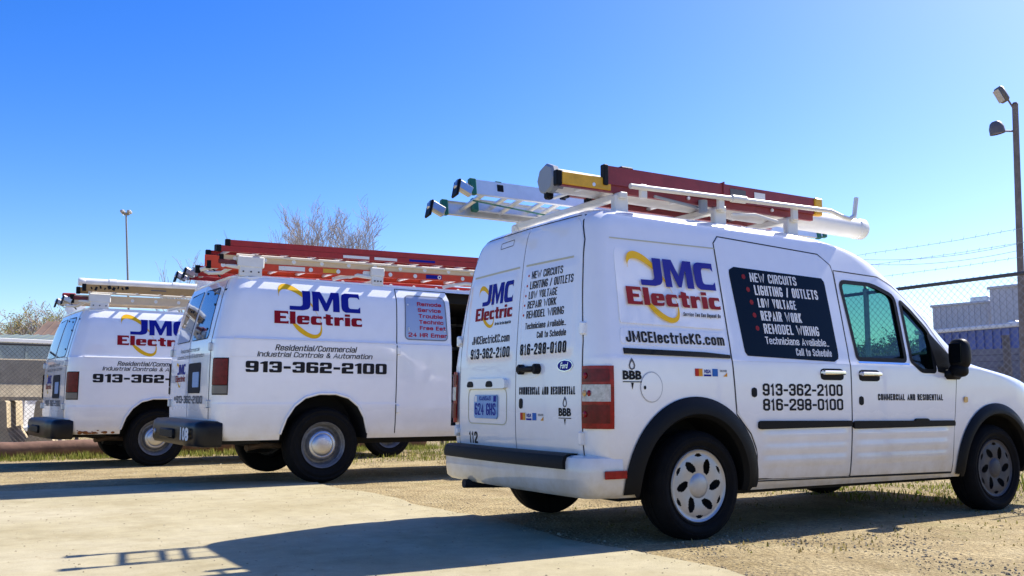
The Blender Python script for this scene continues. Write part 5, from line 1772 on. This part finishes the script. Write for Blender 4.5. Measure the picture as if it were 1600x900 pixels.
# ================================================================== build
build_ground()

compact, sk1 = build_compact()
van2, sk2 = build_fullsize()
V2, V3 = (-.5589, 5.1439, -.0385), (-1.5339, 9.1373, -.0959)
van3 = copy_tree(van2)
van2.location = V2; van2.rotation_euler = (0, 0, .03099)
van3.location = V3; van3.rotation_euler = (0, 0, .0786)
GRP = 'full-size white work vans'
tag(van2, 'full-size white work van with its side door open and red ladders on top', 'van', GRP)
tag(van3, 'full-size white work van farthest from the camera, carrying tan ladder and white tube', 'van', GRP)
# number painted on the middle van's bumper only
for ch in van2.children:
    if ch.name.startswith('rear_bumper'):
        t = font_polys('108', .035, 0, 1.0)
        P = fit(t, .55, .86, .445, .575)
        V = []; F = []
        for pts, tri in P:
            n0 = len(V); V += [(-1.335+(.0 if s < .84 else .006), -s, z) for s, z in pts]; F += [tuple(i+n0 for i in q) for q in tri]
        mesh_obj('lettering', V, F, D_WHT, ch)
# far van: closed front leaf of the side door, rust along the rear corner
sk2.panel('side_door', round_poly([(1.458, .50, .03), (2.05, .50, .03), (2.05, 2.04, .05), (1.458, 2.04, .03)]), 'side', PAINT, van3, .006, 20, 12)
rnd = random.Random(9)
P = []
for i in range(26):
    x = rnd.uniform(-1.0, -.56); z = .455+abs(rnd.gauss(0, .022)); r = rnd.uniform(.005, .022)
    P.append(disc2(x, z, r*rnd.uniform(1, 2), r*.7, 8))
sk2.decal('rust_patch', P, 'side', RUST, van3, .004)
bpy.context.view_layer.update()

# ---- loads
step = stepladder(compact)
conduit('conduit_tube', 'white plastic conduit tube with grey rear cap on the compact van roof', compact, (-.70, -.36, 2.165), 2.85, .076, flange=.10, rot=(0, radians(.8), 0))
al = ladder('extension_ladder', 'silver aluminium extension ladder overhanging the compact van tail', 'ladder', compact, (-.96, .415, 2.125), 3.4, .44,
       [(0, 3.3, 0, 0, .10, ALU), (.22, 3.2, .04, .035, .085, ALU)], ALU, rot=(radians(-9), 0, 0), capmat=GREENPL, ends=False)
MB().tube([(.1, -.05, .02), (.9, .08, .02), (1.4, .0, .01)], .006, 5).build('pull_rope', GREENPL, al)
for x in (.22, .72):
    MB().box((x, -.218, .06), (.05, .012, .05), bev=.004).build('rung_lock', BLACKP, al)
PU = (0, -.019, 0)
ol = ladder('extension_ladder', 'orange and cream fibreglass extension ladder beneath the red ladder', 'ladder', van2, (-1.20, -.585, 2.142), 4.2, .45,
       [(.0, 4.0, 0, 0, .070, ORANGEF), (.12, 3.9, .0, .074, .066, CREAMF)], ALU, capmat=BLACKP, feet=False, rot=PU)
for a, b, m in ((.72, 1.0, D_WHT), (1.20, 1.36, YELLOWF), (1.66, 1.78, D_WHT), (2.42, 2.62, D_BLUE)):
    sticker(ol, -.2275, a, b, .014, .058, m)
MB().box((.05, -.228, .068), (.16, .006, .115), bev=.002).build('end_plate', ORANGEF, ol)
rl = ladder('extension_ladder', 'long red fibreglass extension ladder on top of the middle van', 'ladder', van2, (-1.13, -.68, 2.306), 4.2, .42,
       [(.0, 3.9, 0, 0, .058, REDF), (.09, 3.9, .0, .061, .058, REDF)], ALU, capmat=BLACKP, feet=False, ends=False, rot=PU)
for a, b, z0, z1, m in ((1.32, 1.62, .012, .042, D_WHT), (1.68, 1.95, .012, .042, D_WHT), (2.10, 2.42, .02, .045, D_BLUE)):
    sticker(rl, -.2125, a, b, z0, z1, m)
sl = ladder('extension_ladder', 'red ladder with grey feet lying low on the middle van roof', 'ladder', van2, (-1.14, .16, 2.15), 3.9, .40,
       [(.0, 3.9, 0, 0, .085, REDF)], ALU, capmat=GREYPL)
tl = ladder('extension_ladder', 'tan fibreglass extension ladder under the white tube on the farthest van', 'ladder', van3, (-1.0, -.695, 2.306), 4.0, .42,
       [(0, 3.9, 0, 0, .085, TANF)], ALU, capmat=BLACKP, feet=False, ends=False, rot=PU)
rnd = random.Random(4)
for i in range(9):
    x = .10+i*.055
    MB().box((x, -.2125, .045+rnd.uniform(-.015, .015)), (rnd.uniform(.015, .05), .002, rnd.uniform(.02, .055)), Matrix.Rotation(rnd.uniform(-.6, .6), 3, 'Y')).build('paint_mark', D_BLK, tl)
for a, b in ((.85, 1.05), (1.45, 1.65)):
    sticker(tl, -.2125, a, b, .035, .048, D_GRY)
tl2 = ladder('extension_ladder', 'weathered tan ladder lying lowest on the farthest van rack', 'ladder', van3, (-1.12, -.56, 2.15), 4.0, .50,
       [(0, 3.9, 0, 0, .105, CREAMF)], ALU, capmat=BLACKP, rot=PU)
MB().box((-.02, -.20, .10), (.16, .06, .05), bev=.01).build('red_flag', REDF, tl2)
conduit('conduit_tube', 'long white plastic tube on top of the farthest van', van3, (-1.02, -.68, 2.444), 3.4, .050, joints=(.42, 1.25), rot=PU)

# ---- fences
fence('chain link fence behind the farthest van, in front of the stacked barriers', (-9, 11.6), (4.9, 12.4), 1.80, WIRE, POLEB, 3.0, wr=.0022, barbed=0)
fence('barbed chain link fence standing across the front of the vans', (4.9, -6), (4.9, 12.2), 2.02, WIREG, GALV, 2.6, barbed=1)
lg = empty('timber_log', (-6, 11.15, gz(0, 11)+.0)); tag(lg, 'long brown timber log lying on the ground along the fence', 'log')
mb = MB(); rnd = random.Random(8)
mb.tube([(i*.5, .02*sin(i)+.012*i, .135+.006*sin(2*i)) for i in range(21)], [.13+.012*sin(i*1.7) for i in range(21)], 14)
mb.build('log_stem', mat('weathered_timber', (.17, .095, .065), .9, noise=.35, nscale=4, bump=.5, bscale=18), lg, True)

# ---- stacked jersey barriers behind the far fence
def jersey(label, loc, rz, length=3.0, h=.86):
    r = empty('concrete_barrier', loc, rz); tag(r, label, 'barrier', 'stacked concrete barriers')
    k = h/.81
    P = [(-.30, 0), (.30, 0), (.30, .07*k), (.13, .33*k), (.085, .79*k), (.06, .81*k), (-.06, .81*k), (-.085, .79*k), (-.13, .33*k), (-.30, .07*k)]
    MB().prism(P, 'X', -length/2, length/2).build('barrier_body', CONC, r)
    for s in (-1, 1):
        MB().box((s*length*.28, -.305, .05), (.35, .02, .07)).build('drain_slot', DARK, r)
    return r
gb = gz(0, 13)
jersey('long concrete barrier lying across two others behind the fence', (*at(20, 600, 16.6).xy, gb+.90), radians(2), 3.9, .74)
jersey('concrete barrier end at the left edge, holding up the long barrier', (*at(14, 640, 16.7).xy, gb), radians(80), 2.0, .90)
jersey('concrete barrier end beside the farthest van, holding up the long barrier', (*at(74, 640, 16.8).xy, gb), radians(80), 2.0, .90)
# parked box trailers beyond
def trailer(label, loc, rz, L, W, H, zb, m, stripe=None, cap=None):
    r = empty('box_trailer', loc, rz); tag(r, label, 'trailer')
    MB().box((0, 0, zb+(H-zb)/2), (L, W, H-zb), bev=.03).build('box_body', m, r)
    n = int(L/.6)
    for i in range(n):
        MB().box((-L/2+.3+i*L/n, -W/2-.012, zb+(H-zb)/2), (.05, .02, (H-zb)*.92)).build('side_post', m, r)
    MB().box((0, -W/2-.02, H-.04), (L, .06, .10), bev=.01).build('top_rail', cap or PVCW, r)
    MB().box((0, -W/2-.015, zb+.05), (L, .05, .10), bev=.01).build('bottom_rail', SATIN, r)
    if stripe: 
        MB().box((stripe[0], -W/2-.026, stripe[1]), (stripe[2], .006, .16)).build('lettering', D_BLUE, r)
    for x in (-L*.3, -L*.3+1.1):
        for s in (-1, 1):
            MB().lathe(tyre_profile(.5, .28, .26), (x, s*(W/2-.15), .5), 'Y', 28).build('wheel', RUBBER, r, True)
    return r
p = at(45, 560, 24)
trailer('grey green box trailer with white top rail, beyond the concrete barriers', (p.x-1.0, p.y+.6, gb), radians(16), 9, 2.4, 2.42, .75, mat('grey_green_sheet', (.30, .36, .33), .5, noise=.12, nscale=3))
p = at(45, 645, 19)
trailer('low white box trailer showing between the barrier ends', (p.x-.2, p.y+.5, gb), radians(28), 4.0, 1.8, 1.05, .28, mat('white_sheet', (.78, .78, .76), .5, noise=.06, nscale=4))
p = at(2, 556, 20.5)
mo = MB(); rnd = random.Random(3)
V = []; F = []
for j in range(9):
    for i in range(24):
        a = 2*pi*i/24; r = 1.9*(1-j/8.5)*(1+.12*sin(3*a+1)+.08*sin(7*a)); V.append((r*cos(a), r*sin(a)*.7, (2.05*(1-(1-j/8)**1.7))))
for j in range(8):
    for i in range(24): F.append((j*24+i, j*24+(i+1) % 24, (j+1)*24+(i+1) % 24, (j+1)*24+i))
F.append(tuple(8*24+i for i in range(24)))
o = mesh_obj('dirt_mound', V, F, mat('brown_soil', (.17, .10, .045), .95, noise=.4, nscale=5, bump=.8, bscale=14), smooth=True)
o.location = (p.x-1.6, p.y, gb); tag(o, 'brown dirt mound at the left edge behind the fence', 'mound')

# ---- buildings, left
def gable(label, loc, rz, L, W, eave, ridge, wallm, roofm, name='shed'):
    r = empty(name, loc, rz); tag(r, label, 'building')
    MB().prism([(-W/2, 0), (W/2, 0), (W/2, eave), (0, ridge-.05), (-W/2, eave)], 'X', -L/2, L/2).build('wall', wallm, r)
    rf = empty('roof', parent=r)
    for s in (-1, 1):
        a = Vector((0, s*(W/2+.3), eave-.3*(ridge-eave)/(W/2))); b = Vector((0, 0, ridge))
        n = int((L+.6)/.5); 
        mb = MB()
        t = Vector((0, 0, .08))
        mb.add([(-L/2-.3, a.y, a.z), (L/2+.3, a.y, a.z), (L/2+.3, b.y, b.z), (-L/2-.3, b.y, b.z), (-L/2-.3, a.y, a.z+.08), (L/2+.3, a.y, a.z+.08), (L/2+.3, b.y, b.z+.08), (-L/2-.3, b.y, b.z+.08)],
               [(0, 1, 2, 3), (7, 6, 5, 4), (0, 4, 5, 1), (1, 5, 6, 2), (2, 6, 7, 3), (3, 7, 4, 0)])
        for i in range(n+1):
            x = -L/2-.3+(L+.6)*i/n
            c = (a+b)/2+Vector((x, 0, .10)); ln = (b-a).length
            mb.box(c, (.05, ln, .05), Matrix.Rotation(atan2(b.z-a.z, b.y-a.y) if s < 0 else atan2(b.z-a.z, b.y-a.y), 3, 'X'))
        mb.build('roof_sheet', roofm, rf)
    MB().box((-L*.2, -W/2-.02, 1.1), (1.0, .06, 2.1)).build('door', DARK, r)
    for x in (L*.05, L*.25):
        w_ = empty('window', parent=r)
        MB().box((x, -W/2-.02, 1.7), (1.1, .06, .9)).build('pane', GLASSD, w_); MB().box((x, -W/2-.03, 1.22), (1.25, .10, .06)).build('sill', PVCW, w_)
    return r
BROWNR = mat('brown_roof', (.17, .115, .085), .85, noise=.2, nscale=1)
GREYR = mat('grey_green_roof', (.15, .185, .17), .6, noise=.15, nscale=.8)
WALLT = mat('tan_siding', (.36, .31, .24), .8, noise=.1, nscale=2)
p = at(178, 520, 62); gable('brown gabled house roof among the trees at the left', (p.x, p.y+2, gb), radians(-20), 7.4, 8, 4.4, 6.0, WALLT, BROWNR, 'house')
p = at(30, 530, 46); gable('long low shed with grey green metal roof behind the trailer', (p.x+2, p.y, gb), radians(-24), 24, 8, 3.3, 4.0, WALLT, GREYR)

# ---- right: warehouse and blue sheds
def block(name, label, loc, rz, L, D, H, m, trim, ribs=0, wins=0, roofunits=()):
    r = empty(name, loc, rz); tag(r, label, 'building')
    MB().box((0, D/2, H/2), (L, D, H)).build('wall', m, r)
    MB().box((0, D/2, H+.10), (L+.3, D+.3, .20), bev=.04).build('roof', trim, r)
    for i in range(ribs):
        MB().box((-L/2+.2+(L-.4)*i/max(1, ribs-1), -.04, H/2), (.12, .08, H-.1)).build('panel_rib', m, r)
    for i in range(wins):
        x = -L/2+L*(i+.5)/wins; w_ = empty('window', parent=r)
        MB().box((x, -.03, H*.55), (1.4, .06, 1.0)).build('pane', GLASSD, w_); MB().box((x, -.05, H*.55-.55), (1.6, .1, .08)).build('sill', PVCW, w_)
    for (x, w, h) in roofunits:
        MB().box((x, D*.3, H+.2+h/2), (w, w*.8, h), bev=.05).build('roof_unit', SATIN, r)
    return r
WHGREY = mat('warehouse_grey', (.55, .56, .60), .75, noise=.1, nscale=.4)
WHBLUE = mat('blue_metal_wall', (.10, .14, .36), .5, noise=.15, nscale=.6)
WHITER = mat('white_metal_roof', (.74, .75, .76), .5)
vd = Vector((fw.x, fw.y, 0)).normalized(); yr = atan2(vd.y, vd.x)-pi/2
def span(name, label, pa, da, pb, db, D, H, m, trim, ribs, units=()):
    A, B = at(pa, 622, da), at(pb, 622, db)
    L = (B.xy-A.xy).length
    mid = (A.xy+B.xy)/2
    return block(name, label, (mid.x, mid.y, -.2), atan2(B.y-A.y, B.x-A.x), L, D, H, m, trim, ribs, 0, units)
span('warehouse', 'long low grey warehouse with a roof unit, behind the right fence', 1464, 78, 1552, 74, 12, 8.75, WHGREY, WHGREY, 10, ((.0, 1.6, .7),))
span('warehouse', 'taller grey warehouse block at the right edge beside the light pole', 1556, 72, 1760, 64, 14, 9.6, WHGREY, WHGREY, 18)
span('shed', 'low blue metal shed with white roof in front of the warehouse', 1440, 48, 1680, 40, 7, 4.35, WHBLUE, WHITER, 18, ((-.3, .5, .3), (.9, .9, .25)))
A, B = at(1420, 622, 31), at(1700, 622, 27)
wl = empty('yard_wall', (*((A.xy+B.xy)/2), -.2), atan2(B.y-A.y, B.x-A.x)); tag(wl, 'grey block wall below the blue shed beyond the right fence', 'wall')
for j in range(13):
    MB().box((0, 0, .1+.2*j), ((B.xy-A.xy).length, .2, .19), bev=.008).build('block_course', mat('grey_block', (.17, .17, .21), .9, noise=.25, nscale=2), wl)
# old timber posts beyond the fence
for k, (px, dp, h, lab) in enumerate(((1568, 14, 1.35, 'short grey timber post just left of the light pole, beyond the fence'), (1578, 13, 1.75, 'tall thin grey post close to the light pole, beyond the fence'))):
    q = at(px, 620, dp); r = empty('timber_post', (q.x, q.y, gz(q.x, q.y))); tag(r, lab, 'post', 'posts beyond the right fence')
    MB().tube([(0, 0, -.1), (0.01, 0, h*.5), (0, .01, h)], [.06, .055, .05], 8).build('post_shaft', mat('grey_timber', (.13, .12, .12), .9, noise=.3), r, True)

# ---- light poles
def flood_pole():
    D = 15.5
    q = at(1600, 640, D); top = at(1586, 163, D)
    r = empty('light_pole', (q.x, q.y, -.1)); tag(r, 'grey brown steel pole with two floodlights at the right edge', 'light pole')
    O = Vector((q.x, q.y, -.1)); T = top-O
    PM = mat('grey_brown_pole', (.17, .145, .135), .6, noise=.25, nscale=8)
    MB().tube([(0, 0, 0), T*.6, T], [.058, .054, .048], 12).lathe([(.05, 0), (.035, .03), (.0005, .04)], T, 'Z', 12).build('pole_shaft', PM, r, True)
    rt2 = Vector((rt.x, rt.y, 0)).normalized()
    for (px, py, arm, tilt, nm) in ((1557, 200, (1588, 205), -10, 0), (1565, 148, (1584, 170), 62, 1)):
        h = empty('floodlight', parent=r)
        c = at(px, py, D)-O
        MB().tube([at(*arm, D)-O, c+rt2*.08+Vector((0, 0, -.05))], .016, 8).build('lamp_arm', PM, h)
        rot = Matrix.Rotation(atan2(rt2.y, rt2.x), 3, 'Z') @ Matrix.Rotation(radians(tilt), 3, 'Y')
        if nm == 0:
            k = MB().lathe([(.0005, .11), (.055, .11), (.09, .08), (.118, .0), (.122, -.10), (.105, -.10)], (0, 0, 0), 'Z', 20)
            k.lathe([(.105, -.09), (.0005, -.09)], (0, 0, 0), 'Z', 20, mi=1)
        else:
            k = MB().box((0, 0, 0), (.28, .22, .10), bev=.035); k.box((0, 0, -.055), (.22, .17, .01), mi=1)
        k.v = [rot @ v + c for v in k.v]
        k.build('lamp_head', [mat('lamp_housing', (.13, .12, .125), .5), LENSCLR], h, True)
flood_pole()
def mast():
    D = 75
    q = at(206, 625, D); O = Vector((q.x, q.y, -.2)); T = at(197, 332, D)-O
    r = empty('light_pole', O); tag(r, 'tall thin lighting mast standing far behind the farthest van', 'light pole')
    MB().tube([(0, 0, 0), T*.5, T], [.11, .09, .07], 10).build('pole_shaft', GALV, r, True)
    MB().lathe([(.25, -.1), (.32, 0), (.25, .06)], T+Vector((0, 0, -.1)), 'Z', 16).build('lamp_ring', GALV, r)
    for k in range(4):
        a = k*pi/2+.5
        MB().box(T+Vector((.36*cos(a), .36*sin(a), .05)), (.28, .28, .22), Matrix.Rotation(a, 3, 'Z'), bev=.05).build('lamp_head', mat('pale_lamp', (.42, .40, .38), .5), r, True)
mast()

# ---- overhead wires at the right
w = empty('power_line', (0, 0, 0)); tag(w, 'thin overhead wires crossing the sky above the right fence', 'wire')
for k, (za, zb) in enumerate(((405, 372), (412, 384))):
    a, b = at(1340, za, 34), at(1680, zb-16, 30)
    MB().tube([a.lerp(b, t/16)+Vector((0, 0, -.35*4*(t/16)*(1-t/16))) for t in range(17)], .008, 5).build('wire_strand', GALV, w)

# ---- trees
TG = 'bare trees behind the vans'
def tr(px, depth, top, label, seed, spread, **kw):
    q = at(px, 622, depth); H = CAM.z+(622-top)/1451.7*depth
    return tree('bare_tree', label, 'tree', (q.x, q.y, -.3), H, spread, seed, **kw)
tr(538, 62, 290, 'big bare spreading tree rising behind the middle van', 11, .66, levels=5, trunk_r=.24, limbs=11, leaf=LEAFB, leaves=2500, lsize=.045, group=TG, minr=.010, first=.30, upbias=.75, kids=(4, 5), tscale=.46, radius=4.3)
tr(492, 66, 288, 'slender bare tree just left of the big spreading one', 21, .34, levels=4, trunk_r=.15, limbs=14, leaf=LEAFB, leaves=800, lsize=.045, group=TG, minr=.013, first=.3, upbias=.8, tscale=.60, radius=2.1)
tr(430, 70, 332, 'thin bare tree between the slender tree and the middle van tail', 31, .4, levels=4, trunk_r=.12, limbs=8, group=TG, minr=.012, first=.4, upbias=.8, tscale=.58, radius=2.6)
tr(366, 74, 346, 'faint bare tree top above the red ladder ends', 41, .4, levels=4, trunk_r=.12, limbs=7, group=TG, minr=.012, first=.4, upbias=.8, tscale=.58, radius=2.6)
tr(290, 70, 372, 'bare twiggy tree left of the middle van tail', 51, .5, levels=4, trunk_r=.12, limbs=7, group=TG, minr=.012, first=.4, upbias=.8, tscale=.58, radius=2.6)
BG = 'bushy trees at the left edge'
def bush(px, depth, top, label, seed, spread, leaf, n, ls, **kw):
    q = at(px, 622, depth); H = CAM.z+(622-top)/1451.7*depth
    return tree('bushy_tree', label, 'tree', (q.x, q.y, -.3), H, spread, seed, levels=4, trunk_r=.16, limbs=9, leaf=leaf, leaves=n, lsize=ls, group=BG, minr=.016, first=.12, kids=(4, 5), **kw)
bush(22, 72, 472, 'round yellow green tree at the left edge above the trailer', 61, .9, LEAFY, 7020, .10, radius=2.6)
bush(-22, 70, 480, 'tan budding tree cut by the left picture edge', 62, .9, LEAFB, 5670, .10, radius=2.6)
bush(54, 66, 462, 'grey bare topped tree right of the yellow green one', 63, .75, LEAFB, 900, .09)
bush(44, 78, 490, 'low tan thicket tree under the grey bare top', 66, 1.0, LEAFB, 5670, .10, radius=2.6)
bush(98, 76, 460, 'pale green tree behind the brown house roof', 64, .7, LEAFY, 4320, .10, radius=2.6)
bush(84, 84, 478, 'tan tree between the house roof and pale green tree', 65, .9, LEAFB, 5130, .10, radius=2.6)
bush(1452, 78, 505, 'green tree beside the low warehouse end', 67, .9, LEAFG, 4500, .16, radius=2.6)
bush(1425, 74, 522, 'low green tree behind the compact van windscreen', 68, 1.0, LEAFG, 4500, .16, radius=2.6)
bush(1390, 80, 520, 'green tree seen through the compact van cab', 69, 1.0, LEAFG, 4500, .16, radius=2.6)
bush(1345, 84, 525, 'dark green tree behind the compact van door window', 70, 1.0, LEAFG, 4500, .16, radius=2.6)

# ---- grass and weeds
rnd = random.Random(12)
sp = [(rnd.uniform(-6.5, 4.6), rnd.gauss(10.75, .22), rnd.uniform(.05, .13), .07, 14) for i in range(420)]
sp += [(rnd.uniform(.5, 4.8), rnd.uniform(7.2, 11.2), rnd.uniform(.03, .08), .12, 16) for i in range(180)]
sp += [(rnd.uniform(2.6, 4.9), rnd.uniform(-.6, 4.0), rnd.uniform(.025, .06), .10, 14) for i in range(200)]
sp += [(rnd.uniform(4.6, 5.4), rnd.uniform(-5, 12), rnd.uniform(.08, .28), .10, 14) for i in range(300)]
blades('grass', 'green grass strips along the log, the fences and the van noses', sp, GRASS, 1)
sp = [(rnd.uniform(-.2, 4.6), rnd.triangular(-4, 1.5, -1.2), rnd.uniform(.01, .03), .10, 8) for i in range(130)]
sp += [(rnd.uniform(2.0, 4.8), rnd.uniform(2.0, 9.5), rnd.uniform(.03, .07), .14, 12) for i in range(220)]
blades('weeds', 'short dry weeds among the gravel', sp, DRYG, 2)
